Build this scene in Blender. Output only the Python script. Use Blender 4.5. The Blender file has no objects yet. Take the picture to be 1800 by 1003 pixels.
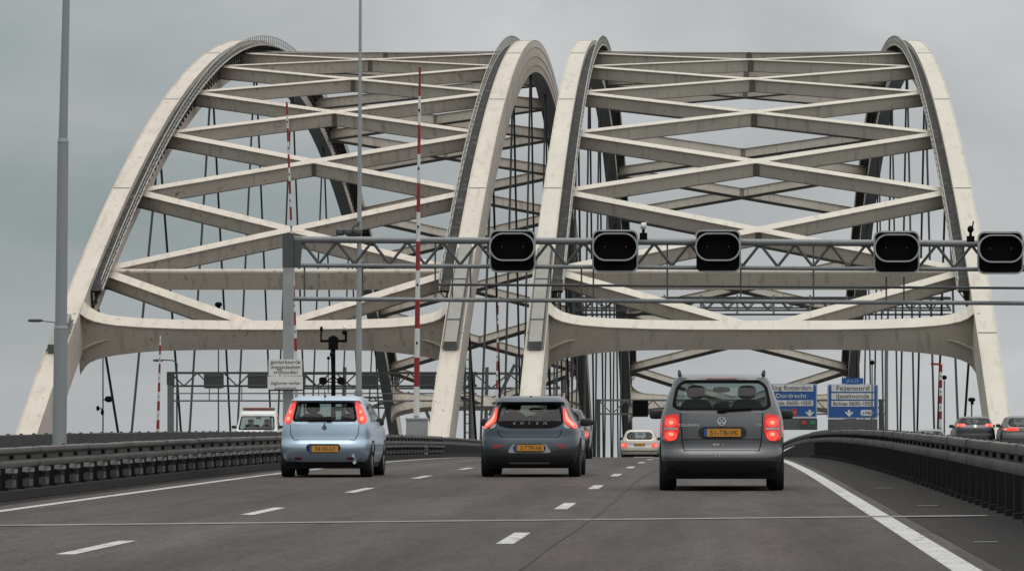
import bpy, bmesh, math, random
import numpy as np
from mathutils import Vector, geometry
random.seed(7)
C = bpy.context.scene
COL = C.collection
R = math.radians
GR = 0.03                      # the approach climbs three per cent towards the arches

# ------------------------------------------------------------------ camera, sky, sun, exposure
cd = bpy.data.cameras.new('camera'); cam = bpy.data.objects.new('camera', cd); COL.objects.link(cam)
F = 7000.0; VX = 1258.0; VY = 725.0
cam.location = (0, 0, 1.1); cam.rotation_euler = (R(90), 0, 0)
cd.sensor_width = 36; cd.lens = 36*F/1800
cd.shift_x = -(VX-900)/1800; cd.shift_y = (VY+F*GR-501.5)/1800
cd.clip_start = 0.5; cd.clip_end = 60000
C.camera = cam

SUN_EL, SUN_AZ = 80, 190       # high, behind the camera
w = bpy.data.worlds.new('World'); C.world = w; w.use_nodes = True
nt = w.node_tree; nt.nodes.clear()
def N(t, **k):
    n = nt.nodes.new(t)
    for a, b in k.items(): setattr(n, a, b)
    return n
out = N('ShaderNodeOutputWorld'); bg = N('ShaderNodeBackground'); bg.inputs['Strength'].default_value = 0.1
sky = N('ShaderNodeTexSky'); sky.sky_type = 'NISHITA'; sky.sun_disc = False
sky.sun_elevation = R(SUN_EL); sky.sun_rotation = R(SUN_AZ); sky.dust_density = 6; sky.air_density = 1
hs = N('ShaderNodeHueSaturation'); hs.inputs['Saturation'].default_value = 0.12
tc = N('ShaderNodeTexCoord')
mp = N('ShaderNodeMapping'); mp.inputs['Scale'].default_value = (1, 1, 2.2)
nz = N('ShaderNodeTexNoise'); nz.inputs['Scale'].default_value = 7; nz.inputs['Detail'].default_value = 7; nz.inputs['Roughness'].default_value = 0.56; nz.inputs['Distortion'].default_value = .4
sx = N('ShaderNodeSeparateXYZ')
mr = N('ShaderNodeMapRange'); mr.inputs['From Min'].default_value = -0.2; mr.inputs['From Max'].default_value = 0.06
mr.inputs['To Min'].default_value = -0.30; mr.inputs['To Max'].default_value = 0.14
m1 = N('ShaderNodeMath', operation='SUBTRACT'); m1.inputs[1].default_value = .082
m2 = N('ShaderNodeMath', operation='ABSOLUTE')
mz = N('ShaderNodeMapRange'); mz.inputs['From Min'].default_value = 0; mz.inputs['From Max'].default_value = .055
mz.inputs['To Min'].default_value = -.05; mz.inputs['To Max'].default_value = .13
ad = N('ShaderNodeMath', operation='ADD'); ad2 = N('ShaderNodeMath', operation='ADD')
cr = N('ShaderNodeValToRGB')
cr.color_ramp.elements[0].position = 0.12; cr.color_ramp.elements[0].color = (.255, .31, .315, 1)
cr.color_ramp.elements[1].position = 0.85; cr.color_ramp.elements[1].color = (.60, .612, .622, 1)
e = cr.color_ramp.elements.new(0.5); e.color = (.43, .448, .458, 1)
sc = N('ShaderNodeVectorMath', operation='SCALE')
ov = N('ShaderNodeMapRange'); ov.inputs['From Min'].default_value = .08; ov.inputs['From Max'].default_value = 1; ov.inputs['To Min'].default_value = 10.6; ov.inputs['To Max'].default_value = 25
mx = N('ShaderNodeMix', data_type='RGBA'); mx.inputs[0].default_value = 0.9
L = nt.links.new
L(sky.outputs[0], hs.inputs['Color']); L(tc.outputs['Generated'], mp.inputs[0]); L(mp.outputs[0], nz.inputs['Vector'])
L(tc.outputs['Generated'], sx.inputs[0]); L(sx.outputs['X'], mr.inputs[0]); L(sx.outputs['Z'], m1.inputs[0]); L(m1.outputs[0], m2.inputs[0]); L(m2.outputs[0], mz.inputs[0])
L(nz.outputs['Fac'], ad.inputs[0]); L(mr.outputs[0], ad.inputs[1]); L(ad.outputs[0], ad2.inputs[0]); L(mz.outputs[0], ad2.inputs[1])
L(ad2.outputs[0], cr.inputs[0]); L(cr.outputs[0], sc.inputs[0])
L(sx.outputs['Z'], ov.inputs[0]); L(ov.outputs[0], sc.inputs['Scale'])
L(hs.outputs[0], mx.inputs[6]); L(sc.outputs[0], mx.inputs[7]); L(mx.outputs[2], bg.inputs['Color']); L(bg.outputs[0], out.inputs[0])

sl = bpy.data.lights.new('sun', 'SUN'); so = bpy.data.objects.new('sun', sl); COL.objects.link(so)
sl.energy = 1.3; sl.angle = R(45); sl.color = (1, .95, .88)
d = Vector((math.sin(R(SUN_AZ))*math.cos(R(SUN_EL)), math.cos(R(SUN_AZ))*math.cos(R(SUN_EL)), math.sin(R(SUN_EL))))
so.rotation_euler = d.to_track_quat('Z', 'Y').to_euler()
C.view_settings.view_transform = 'Standard'; C.view_settings.look = 'None'; C.view_settings.exposure = 0.0; C.view_settings.gamma = 1

# ------------------------------------------------------------------ materials
def mat(name, col, rough=.6, metal=0, var=.12, scale=1.5, stretch=(1, 1, 1), spots=None, bump=0, bscale=60, coat=0, spec=.5):
    m = bpy.data.materials.new(name); m.use_nodes = True
    t = m.node_tree; b = t.nodes['Principled BSDF']
    b.inputs['Roughness'].default_value = rough; b.inputs['Metallic'].default_value = metal
    b.inputs['Coat Weight'].default_value = coat; b.inputs['Coat Roughness'].default_value = .08
    b.inputs['Specular IOR Level'].default_value = spec
    c = t.nodes.new('ShaderNodeTexCoord'); mpn = t.nodes.new('ShaderNodeMapping'); mpn.inputs['Scale'].default_value = stretch
    t.links.new(c.outputs['Object'], mpn.inputs[0])
    n = t.nodes.new('ShaderNodeTexNoise'); n.inputs['Scale'].default_value = scale; n.inputs['Detail'].default_value = 6; n.inputs['Roughness'].default_value = .62
    t.links.new(mpn.outputs[0], n.inputs['Vector'])
    r = t.nodes.new('ShaderNodeValToRGB'); r.color_ramp.elements[0].position = .3; r.color_ramp.elements[1].position = .7
    r.color_ramp.elements[0].color = tuple(x*(1-var) for x in col)+(1,); r.color_ramp.elements[1].color = tuple(min(1, x*(1+var)) for x in col)+(1,)
    t.links.new(n.outputs['Fac'], r.inputs[0]); last = r.outputs[0]
    for (scol, sscale, thr, amt, sstretch) in (spots or []):
        mp2 = t.nodes.new('ShaderNodeMapping'); mp2.inputs['Scale'].default_value = sstretch; t.links.new(c.outputs['Object'], mp2.inputs[0])
        n2 = t.nodes.new('ShaderNodeTexNoise'); n2.inputs['Scale'].default_value = sscale; n2.inputs['Detail'].default_value = 5; n2.inputs['Roughness'].default_value = .55
        t.links.new(mp2.outputs[0], n2.inputs['Vector'])
        q = t.nodes.new('ShaderNodeMapRange'); q.inputs[1].default_value = thr; q.inputs[2].default_value = thr+.14; q.inputs[4].default_value = amt
        t.links.new(n2.outputs['Fac'], q.inputs[0])
        k = t.nodes.new('ShaderNodeMix'); k.data_type = 'RGBA'; t.links.new(q.outputs[0], k.inputs[0]); t.links.new(last, k.inputs[6]); k.inputs[7].default_value = tuple(scol)+(1,)
        last = k.outputs[2]
    t.links.new(last, b.inputs['Base Color'])
    if bump:
        n3 = t.nodes.new('ShaderNodeTexNoise'); n3.inputs['Scale'].default_value = bscale; n3.inputs['Detail'].default_value = 3; t.links.new(c.outputs['Object'], n3.inputs['Vector'])
        bp = t.nodes.new('ShaderNodeBump'); bp.inputs['Strength'].default_value = bump; bp.inputs['Distance'].default_value = .02
        t.links.new(n3.outputs['Fac'], bp.inputs['Height']); t.links.new(bp.outputs[0], b.inputs['Normal'])
    return m
def glow(name, col, strength, base=(.3, .01, .01)):
    m = bpy.data.materials.new(name); m.use_nodes = True; b = m.node_tree.nodes['Principled BSDF']
    b.inputs['Base Color'].default_value = base+(1,); b.inputs['Emission Color'].default_value = col+(1,); b.inputs['Emission Strength'].default_value = strength; b.inputs['Roughness'].default_value = .15
    return m
def glass(name, tint):
    m = bpy.data.materials.new(name); m.use_nodes = True; t = m.node_tree; t.nodes.clear()
    o = t.nodes.new('ShaderNodeOutputMaterial'); mi = t.nodes.new('ShaderNodeMixShader'); tr = t.nodes.new('ShaderNodeBsdfTransparent'); g = t.nodes.new('ShaderNodeBsdfGlossy')
    lw = t.nodes.new('ShaderNodeLayerWeight'); lw.inputs[0].default_value = .5
    pw = t.nodes.new('ShaderNodeMath'); pw.operation = 'POWER'; pw.inputs[1].default_value = 5; t.links.new(lw.outputs['Facing'], pw.inputs[0])
    fr = t.nodes.new('ShaderNodeMath'); fr.operation = 'MULTIPLY_ADD'; fr.inputs[1].default_value = .8; fr.inputs[2].default_value = .02; t.links.new(pw.outputs[0], fr.inputs[0])
    tr.inputs[0].default_value = tint+(1,); g.inputs['Roughness'].default_value = .03
    t.links.new(fr.outputs[0], mi.inputs[0]); t.links.new(tr.outputs[0], mi.inputs[1]); t.links.new(g.outputs[0], mi.inputs[2]); t.links.new(mi.outputs[0], o.inputs[0])
    return m
RUST = (.16, .07, .035)
M = {}
M['cream'] = mat('cream_steel', (.53, .485, .41), .55, 0, .07, .35, (1, .5, .5), [((.33, .30, .25), .9, .55, .5, (2.5, .5, .3)), (RUST, 3.0, .66, .55, (1, 1, 1))], .08, 6)
M['cream_l'] = mat('cream_steel_rusty', (.53, .47, .40), .55, 0, .08, .35, (1, .5, .5), [((.38, .30, .24), .9, .53, .5, (2.5, .5, .3)), (RUST, 2.4, .61, .7, (1, 1, 1))], .08, 6)
M['beam'] = mat('beam_steel', (.47, .425, .36), .6, 0, .10, .5, (.4, 1, 1), [((.22, .195, .16), 1.0, .55, .5, (2.2, 1, .3)), (RUST, 2.6, .645, .6, (1, 1, 1))], .06, 8)
M['beam_l'] = mat('beam_steel_rusty', (.47, .415, .35), .6, 0, .11, .5, (.4, 1, 1), [((.24, .195, .155), 1.0, .54, .5, (2.2, 1, .3)), (RUST, 2.2, .60, .75, (1, 1, 1))], .06, 8)
M['casing'] = mat('casing_grey', (.24, .23, .205), .6, 0, .12, 1, (1, 1, 1), [((.15, .14, .12), 2, .58, .6, (1, 1, .3))])
M['grime'] = mat('grime_steel', (.026, .024, .022), .9, 0, .5, 1.8, (1, 1, 1), [((.10, .095, .085), 1.2, .55, .7, (1, 1, 1))])
M['flange_shade'] = mat('flange_underside', (.12, .11, .10), .8, 0, .3, 2)  # shade under the bracing beams, put into the bottom flange colour
M['gusset'] = mat('gusset_plate', (.14, .125, .105), .7, 0, .25, 1.5)
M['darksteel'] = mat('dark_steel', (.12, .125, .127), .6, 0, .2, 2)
M['cable'] = mat('hanger_cable', (.012, .014, .016), .5, 0, .2, 2)
M['railpaint'] = mat('rail_paint', (.34, .325, .29), .5, 0, .15, 2)
M['galv'] = mat('galvanised', (.20, .21, .21), .55, .15, .12, 3, (1, 1, .3), [((.12, .12, .11), 3, .55, .5, (1, 1, .3))])
M['galvdark'] = mat('galvanised_dark', (.085, .09, .09), .55, .2, .15, 3)
M['cabinet'] = mat('cabinet_grey', (.33, .34, .335), .6, 0, .1, 2, (1, 1, 1), [((.2, .2, .19), 2.5, .56, .5, (1, 1, .3))])
M['pole'] = mat('pole_grey', (.28, .295, .305), .5, .15, .08, 2, (1, 1, .15))
M['black'] = mat('black_paint', (.005, .005, .006), .8, 0, .2, 4, spec=.12)
M['blacksat'] = mat('black_plastic', (.018, .018, .019), .65, 0, .2, 6)
M['sigedge'] = mat('signal_edge', (.34, .34, .34), .5, 0, .08, 4)
M['rail'] = mat('guard_rail_steel', (.10, .094, .086), .65, .1, .22, 2.2, (1, .25, 1), [((.05, .045, .04), 2.5, .52, .8, (1, .3, 2)), ((.22, .21, .20), 4, .60, .5, (1, .2, 1))], .1, 20)
M['rail_old'] = mat('guard_rail_grimy', (.045, .043, .040), .8, 0, .3, 2, (1, .3, 1), [((.11, .105, .10), 3, .58, .5, (1, .2, 1))])
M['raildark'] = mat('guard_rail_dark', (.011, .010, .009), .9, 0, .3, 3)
M['spacer'] = mat('spacer_grey', (.42, .415, .40), .6, 0, .2, 5)
M['white'] = mat('white_paint', (.46, .45, .43), .7, 0, .14, 6, (1, 1, 1), [((.10, .095, .09), 9, .56, .85, (1, .25, 1)), ((.14, .135, .13), 34, .57, .85, (1, 1, 1)), ((.22, .21, .2), 5, .52, .5, (.15, 1.6, 1))])
M['wpole'] = mat('white_pole', (.66, .65, .62), .5, 0, .08, 3)
M['rpole'] = mat('red_pole', (.26, .018, .022), .5, 0, .12, 3)
M['blue'] = mat('blue_sign', (.028, .115, .37), .45, 0, .06, 3)
M['signwhite'] = mat('sign_white', (.78, .78, .75), .5, 0, .06, 3)
M['signgrey'] = mat('sign_edge', (.42, .48, .58), .5, 0, .06, 3)
M['text'] = mat('sign_text', (.06, .055, .05), .6, 0, .1, 5)
M['redtag'] = mat('red_tag', (.45, .06, .06), .5, 0, .05, 3)
M['tyre'] = mat('tyre', (.014, .014, .014), .8, 0, .2, 10)
M['rim'] = mat('alloy', (.4, .4, .41), .35, .7, .05, 5)
M['chrome'] = mat('chrome', (.75, .76, .78), .2, .8, .03, 5)
M['plate'] = mat('plate_yellow', (.62, .27, .025), .5, 0, .06, 8)
M['eublue'] = mat('plate_blue', (.03, .09, .28), .5, 0, .05, 8)
M['seat'] = mat('seat_cloth', (.010, .013, .014), .9, 0, .2, 12)
M['glass'] = glass('car_glass', (.54, .63, .62)); M['glassd'] = glass('dark_car_glass', (.36, .41, .41))
M['lit'] = glow('brake_light', (1, .07, .045), 1.05, (.4, .01, .01)); M['hot'] = glow('brake_light_core', (1, .34, .22), 1.2, (.5, .05, .05))
M['lit2'] = glow('lamp_surround', (1, .05, .04), .38, (.35, .01, .01))
M['reflector'] = mat('reflector', (.22, .03, .035), .25, 0, .1, 20)
M['lens'] = mat('lamp_lens', (.5, .42, .40), .2, 0, .08, 20)
M['dim'] = glow('dim_red_led', (1, .02, .04), .03, (.03, .0, .0))
M['led'] = glow('amber_led', (.9, .1, .05), .22, (.05, .02, .02)); M['ledg'] = glow('green_led', (.05, .5, .25), .18, (.02, .05, .03))
M['beacon'] = mat('beacon_orange', (.22, .07, .05), .3, 0, .1, 5)
M['deck'] = mat('deck_concrete', (.2, .195, .19), .8, 0, .15, .6)
M['seam'] = mat('tar_seam', (.012, .011, .011), .7, 0, .2, 3)
M['joint'] = mat('expansion_joint', (.20, .187, .18), .8, 0, .2, 2, (1, 1, 1), [((.11, .105, .10), 1.3, .52, .7, (1, 1, 1))])
def paint(name, col, metal=.6, rough=.36):
    return mat(name, col, rough, metal, .05, 2.5, (1, 1, 1), [(tuple(x*.6+.03 for x in col), 3, .60, .25, (1, 1, 2))], 0, 1, .5)

def road_mat(name, base, red):
    m = bpy.data.materials.new(name); m.use_nodes = True; t = m.node_tree; b = t.nodes['Principled BSDF']; b.inputs['Roughness'].default_value = .85; b.inputs['Specular IOR Level'].default_value = .18
    c = t.nodes.new('ShaderNodeTexCoord')
    def noise(scale, st, det=5):
        mp = t.nodes.new('ShaderNodeMapping'); mp.inputs['Scale'].default_value = st; t.links.new(c.outputs['Object'], mp.inputs[0])
        n = t.nodes.new('ShaderNodeTexNoise'); n.inputs['Scale'].default_value = scale; n.inputs['Detail'].default_value = det; t.links.new(mp.outputs[0], n.inputs['Vector']); return n.outputs['Fac']
    def ramp(f, p0, c0, p1, c1):
        r = t.nodes.new('ShaderNodeValToRGB'); r.color_ramp.elements[0].position = p0; r.color_ramp.elements[1].position = p1; r.color_ramp.elements[0].color = c0+(1,); r.color_ramp.elements[1].color = c1+(1,); t.links.new(f, r.inputs[0]); return r.outputs[0]
    def mul(a, b2, f=1):
        k = t.nodes.new('ShaderNodeMix'); k.data_type = 'RGBA'; k.blend_type = 'MULTIPLY'; k.inputs[0].default_value = f; t.links.new(a, k.inputs[6]); t.links.new(b2, k.inputs[7]); return k.outputs[2]
    a = ramp(noise(.35, (1, .12, 1)), .35, base, .65, red)
    a = mul(a, ramp(noise(1.6, (1, .03, 1), 4), .3, (.80, .80, .80), .7, (1.15, 1.15, 1.15)))
    a = mul(a, ramp(noise(14, (1, .5, 1), 3), .25, (.8, .8, .8), .75, (1.15, 1.15, 1.15)))
    a = mul(a, ramp(noise(60, (1, .6, 1), 2), .3, (.58, .58, .58), .75, (1.4, 1.4, 1.4)))
    a = mul(a, ramp(noise(.16, (1, .5, 1), 3), .35, (.86, .86, .86), .65, (1.08, 1.07, 1.07)))
    a = mul(a, ramp(noise(4.5, (1, .10, 1), 5), .32, (.86, .855, .85), .62, (1.06, 1.06, 1.06)))
    a = mul(a, ramp(noise(.9, (1, .2, 1), 6), .60, (1, 1, 1), .74, (.78, .77, .76)))
    a = mul(a, ramp(noise(26, (1, .8, 1), 2), .3, (.70, .70, .70), .72, (1.28, 1.28, 1.28)))
    sp = t.nodes.new('ShaderNodeSeparateXYZ'); t.links.new(c.outputs['Object'], sp.inputs[0])
    w1 = t.nodes.new('ShaderNodeMath'); w1.operation = 'MULTIPLY_ADD'; w1.inputs[1].default_value = 2*math.pi/1.67; w1.inputs[2].default_value = 1.0; t.links.new(sp.outputs['X'], w1.inputs[0])
    w2 = t.nodes.new('ShaderNodeMath'); w2.operation = 'SINE'; t.links.new(w1.outputs[0], w2.inputs[0])
    w3 = t.nodes.new('ShaderNodeMapRange'); w3.inputs[1].default_value = -1; w3.inputs[2].default_value = 1; t.links.new(w2.outputs[0], w3.inputs[0])
    a = mul(a, ramp(w3.outputs[0], .1, (.90, .895, .89), .9, (1.05, 1.05, 1.05)))
    t.links.new(a, b.inputs['Base Color'])
    n3 = noise(90, (1, 1, 1), 2); bp = t.nodes.new('ShaderNodeBump'); bp.inputs['Strength'].default_value = .35; bp.inputs['Distance'].default_value = .02; t.links.new(n3, bp.inputs['Height']); t.links.new(bp.outputs[0], b.inputs['Normal'])
    return m
M['road'] = road_mat('asphalt', (.092, .083, .077), (.089, .074, .068))
M['shoulder'] = road_mat('shoulder_asphalt', (.026, .0235, .022), (.034, .0295, .027))

# ------------------------------------------------------------------ mesh builder and scene-object helpers
def zr(Y):                      # road level above the camera's tangent line; the road crests beyond sixty metres
    if Y < 60: return 0.0
    if Y < 460: return -7.2e-5*(Y-60)**2
    return -7.2e-5*400**2 - 2*7.2e-5*400*(Y-460)
def slope(Y): return (zr(Y+.5)-zr(Y-.5))
def at(px, py, Y): return ((px-VX)*Y/F, Y, 1.1+(VY-py)*Y/F)
BASE = {}
def wpt(p): return Vector((p[0], p[1], p[2]+GR*p[1]))
def tag(o, label=None, cat=None, group=None, kind=None):
    if label: o['label'] = label
    if cat: o['category'] = cat
    if group: o['group'] = group
    if kind: o['kind'] = kind
    return o
def thing(name, label, cat, base, group=None):
    o = bpy.data.objects.new(name, None); COL.objects.link(o); o.empty_display_size = .3
    b = wpt(base); o.location = b; BASE[o.name] = b
    return tag(o, label, cat, group)
class MB:
    def __init__(s, xf=None): s.v = []; s.f = []; s.m = []; s.xf = xf
    def add(s, vs, fs, mi=0):
        k = len(s.v)
        s.v += [tuple(s.xf(p)) if s.xf else tuple(p) for p in vs]
        s.f += [tuple(i+k for i in f) for f in fs]; s.m += [mi]*len(fs)
    def box(s, x0, x1, y0, y1, z0, z1, mi=0):
        s.add([(x0, y0, z0), (x1, y0, z0), (x1, y1, z0), (x0, y1, z0), (x0, y0, z1), (x1, y0, z1), (x1, y1, z1), (x0, y1, z1)],
              [(0, 3, 2, 1), (4, 5, 6, 7), (0, 1, 5, 4), (1, 2, 6, 5), (2, 3, 7, 6), (3, 0, 4, 7)], mi)
    def bar(s, p, q, wd, dp, up=(0, 0, 1), mi=0):          # box beam from p to q: wd across, dp along up
        p, q, up = Vector(p), Vector(q), Vector(up); t = (q-p).normalized(); sd = t.cross(up).normalized(); u = sd.cross(t).normalized()
        a, b = sd*wd/2, u*dp/2
        vs = [p-a-b, p+a-b, p+a+b, p-a+b, q-a-b, q+a-b, q+a+b, q-a+b]
        s.add(vs, [(0, 3, 2, 1), (4, 5, 6, 7), (0, 1, 5, 4), (1, 2, 6, 5), (2, 3, 7, 6), (3, 0, 4, 7)], mi)
    def tube(s, p, q, r0, r1=None, n=10, mi=0):
        r1 = r0 if r1 is None else r1
        p, q = Vector(p), Vector(q); t = (q-p).normalized(); a = t.orthogonal().normalized(); b = t.cross(a)
        vs = []
        for c, r in ((p, r0), (q, r1)):
            vs += [c+a*r*math.cos(2*math.pi*i/n)+b*r*math.sin(2*math.pi*i/n) for i in range(n)]
        s.add(vs, [(i, (i+1) % n, n+(i+1) % n, n+i) for i in range(n)]+[tuple(range(n-1, -1, -1)), tuple(range(n, 2*n))], mi)
    def path(s, pts, r, n=6, mi=0):
        for a, b in zip(pts[:-1], pts[1:]): s.tube(a, b, r, r, n, mi)
    def blob(s, c, size, e=3.0, nu=14, nv=9, mi=0):        # rounded box
        vs = []; f = lambda v: math.copysign(abs(v)**(2/e), v)
        for j in range(nv+1):
            ph = -math.pi/2+math.pi*j/nv
            for i in range(nu):
                th = 2*math.pi*i/nu
                vs.append((c[0]+size[0]/2*f(math.cos(ph))*f(math.cos(th)), c[1]+size[1]/2*f(math.cos(ph))*f(math.sin(th)), c[2]+size[2]/2*f(math.sin(ph))))
        s.add(vs, [(j*nu+i, j*nu+(i+1) % nu, (j+1)*nu+(i+1) % nu, (j+1)*nu+i) for j in range(nv) for i in range(nu)], mi)
    def prism(s, poly, y0, y1, mi=0, caps=True):           # polygon in x,z pushed along y
        n = len(poly); vs = [(x, y0, z) for x, z in poly]+[(x, y1, z) for x, z in poly]
        s.add(vs, [(i, (i+1) % n, n+(i+1) % n, n+i) for i in range(n)]+([tuple(range(n)), tuple(range(2*n-1, n-1, -1))] if caps else []), mi)
    def ring(s, poly_o, poly_i, y0, y1, mi=0):             # frame between two outlines of the same count
        n = len(poly_o); vs = []
        for y in (y0, y1): vs += [(x, y, z) for x, z in poly_o]+[(x, y, z) for x, z in poly_i]
        fs = []
        for i in range(n):
            j = (i+1) % n
            fs += [(i, j, n+j, n+i), (2*n+i, 3*n+i, 3*n+j, 2*n+j), (i, 2*n+i, 2*n+j, j), (n+i, n+j, 3*n+j, 3*n+i)]
        s.add(vs, fs, mi)
    def build(s, name, mats, parent=None, smooth=None, label=None, cat=None, group=None, kind=None, base=None, world=False):
        mats = mats if isinstance(mats, (list, tuple)) else [mats]
        if parent is not None: b = BASE[parent.name]
        elif base is not None: b = wpt(base)
        else: b = Vector((0, 0, 0))
        me = bpy.data.meshes.new(name)
        me.from_pydata([((p[0]-b.x), (p[1]-b.y), (p[2]+(0 if world else GR*p[1])-b.z)) for p in s.v], [], s.f)
        for m in mats: me.materials.append(M[m] if isinstance(m, str) else m)
        me.polygons.foreach_set('material_index', s.m)
        bm = bmesh.new(); bm.from_mesh(me); bmesh.ops.recalc_face_normals(bm, faces=bm.faces); bm.to_mesh(me); bm.free()
        if smooth:
            me.polygons.foreach_set('use_smooth', [True]*len(me.polygons)); me.set_sharp_from_angle(angle=R(smooth))
        me.update()
        o = bpy.data.objects.new(name, me); COL.objects.link(o)
        if parent is not None: o.parent = parent
        else: o.location = b
        BASE[o.name] = b
        return tag(o, label, cat, group, kind)
def lettering(name, s, size, x, y, z, material, parent, align='CENTER', sx=1, xf=None, thick=.004, spacing=1.0, maxw=None):
    cu = bpy.data.curves.new('lettering', 'FONT'); cu.body = s; cu.size = size; cu.align_x = align; cu.align_y = 'CENTER'; cu.extrude = thick; cu.space_character = spacing
    tmp = bpy.data.objects.new('lettering', cu); COL.objects.link(tmp)
    dg = bpy.context.evaluated_depsgraph_get(); me = bpy.data.meshes.new_from_object(tmp.evaluated_get(dg))
    vs = [(v.co.x, v.co.y, v.co.z) for v in me.vertices]; fs = [tuple(p.vertices) for p in me.polygons]
    bpy.data.objects.remove(tmp); bpy.data.curves.remove(cu); bpy.data.meshes.remove(me)
    if maxw and vs:
        wd = max(v[0] for v in vs)-min(v[0] for v in vs); sx = min(sx, maxw/wd)
    mb = MB(xf); mb.add([(x+a*sx, y-c, z+b) for a, b, c in vs], fs); return mb.build(name, material, parent)
def rrect(cx, cz, w, h, r, k=5):
    p = []
    for sx, sz, a0 in ((1, 1, 0), (-1, 1, 90), (-1, -1, 180), (1, -1, 270)):
        for i in range(k+1):
            a = R(a0+90*i/k); p.append((cx+sx*(w/2-r)+r*math.cos(a), cz+sz*(h/2-r)+r*math.sin(a)))
    return p

# ------------------------------------------------------------------ setting: water, roads, decks
mb = MB(); mb.add([(-30000, -30000, -24), (30000, -30000, -24), (30000, 30000, -24), (-30000, 30000, -24)], [(0, 1, 2, 3)])
M['water'] = mat('river_water', (.10, .115, .115), .25, 0, .2, .02, (1, 1, 1), None, .3, .4)
mb.build('river', 'water', kind='structure', world=True)
def steps(a, b):
    ys = [a]
    while ys[-1] < b: ys.append(min(b, ys[-1]+(4 if ys[-1] < 200 else 10)))
    return ys
def strip(mb, x0, x1, a, b, dz, mi=0):
    ys = steps(a, b); vs = []
    for y in ys: vs += [(x0, y, zr(y)+dz), (x1, y, zr(y)+dz)]
    mb.add(vs, [(2*i, 2*i+1, 2*i+3, 2*i+2) for i in range(len(ys)-1)], mi)
def slab(mb, x0, x1, a, b, dz0, dz1, mi=0):
    ys = steps(a, b); vs = []; fs = []
    for y in ys: vs += [(x0, y, zr(y)+dz0), (x1, y, zr(y)+dz0), (x1, y, zr(y)+dz1), (x0, y, zr(y)+dz1)]
    for i in range(len(ys)-1):
        for j in range(4): fs.append((4*i+j, 4*i+(j+1) % 4, 4*i+4+(j+1) % 4, 4*i+4+j))
    fs += [(0, 1, 2, 3), tuple(4*(len(ys)-1)+j for j in (3, 2, 1, 0))]
    mb.add(vs, fs, mi)
mb = MB(); slab(mb, -11.5, 19.5, -20, 640, -1.6, -.02); mb.build('bridge_deck', 'deck', kind='structure')
mb = MB(); slab(mb, -43, -11.6, -20, 640, -1.6, -.02); mb.build('bridge_deck', 'deck', kind='structure')
mb = MB(); strip(mb, -8.45, 2.0, -15, 640, 0)
road = mb.build('road', 'road', kind='structure')
mb = MB(); strip(mb, -9.6, -8.46, -15, 640, -.004); mb.build('left_shoulder', 'shoulder', kind='structure')
mb = MB(); strip(mb, 2.01, 3.7, -15, 640, -.004); mb.build('right_shoulder', 'shoulder', kind='structure')
mb = MB(); strip(mb, 4.6, 17.0, -15, 640, .35); mb.build('parallel_road', 'road', kind='structure')
mb = MB(); strip(mb, -39.4, -12.2, -15, 640, 0); mb.build('opposite_road', 'road', kind='structure')
# painted lines: children of the road
def edge(x, wd, a, b):
    mb = MB(); strip(mb, x-wd/2, x+wd/2, a, b, .004); mb.build('edge_line', 'white', road)
edge(-8.0, .15, -15, 41.7); edge(-8.0, .15, 42.3, 400); edge(1.75, .21, -15, 41.9); edge(1.75, .21, 42.5, 400)
for x, y0 in ((-1.77, 33.4), (-5.05, 30.9)):
    k = -3
    while y0+12*k < 240:
        a = y0+12*k; mb = MB(); strip(mb, x-.075, x+.075, a, a+(3.1 if x > -3 else 3.3), .004); mb.build('lane_dash', 'white', road); k += 1
mb = MB(); mb.add([(-8.44, 38.0, .006), (2.9, 42.3, .006), (2.9, 42.75, .006), (-8.44, 38.45, .006)], [(0, 1, 2, 3)]); mb.build('expansion_joint', 'joint', road)
mb = MB()
pts = [(-1.38+.03*math.sin(y*.17)+.012*math.sin(y*.9)+.0030*(y-20), y) for y in np.arange(14, 120, 1.5)]
for (xa, ya), (xb, yb) in zip(pts[:-1], pts[1:]):
    wd = .018+.012*random.random(); mb.add([(xa-wd, ya, zr(ya)+.005), (xa+wd, ya, zr(ya)+.005), (xb+wd, yb, zr(yb)+.005), (xb-wd, yb, zr(yb)+.005)], [(0, 1, 2, 3)])
mb.build('tar_seam', 'seam', road)
for x, y, l, wd in ((2.25, 33.8, .9, .05), (2.6, 31.5, .35, .05), (2.45, 47, 1.2, .06), (2.4, 58, 1.2, .06)):
    mb = MB(); mb.add([(x-wd, y, .003), (x+wd*3, y+.05, .003), (x+wd*3.2, y+l*.3, .003), (x-wd, y+l*.25, .003)], [(0, 1, 2, 3)]); mb.build('paint_scrap', 'rail', road)

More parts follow.
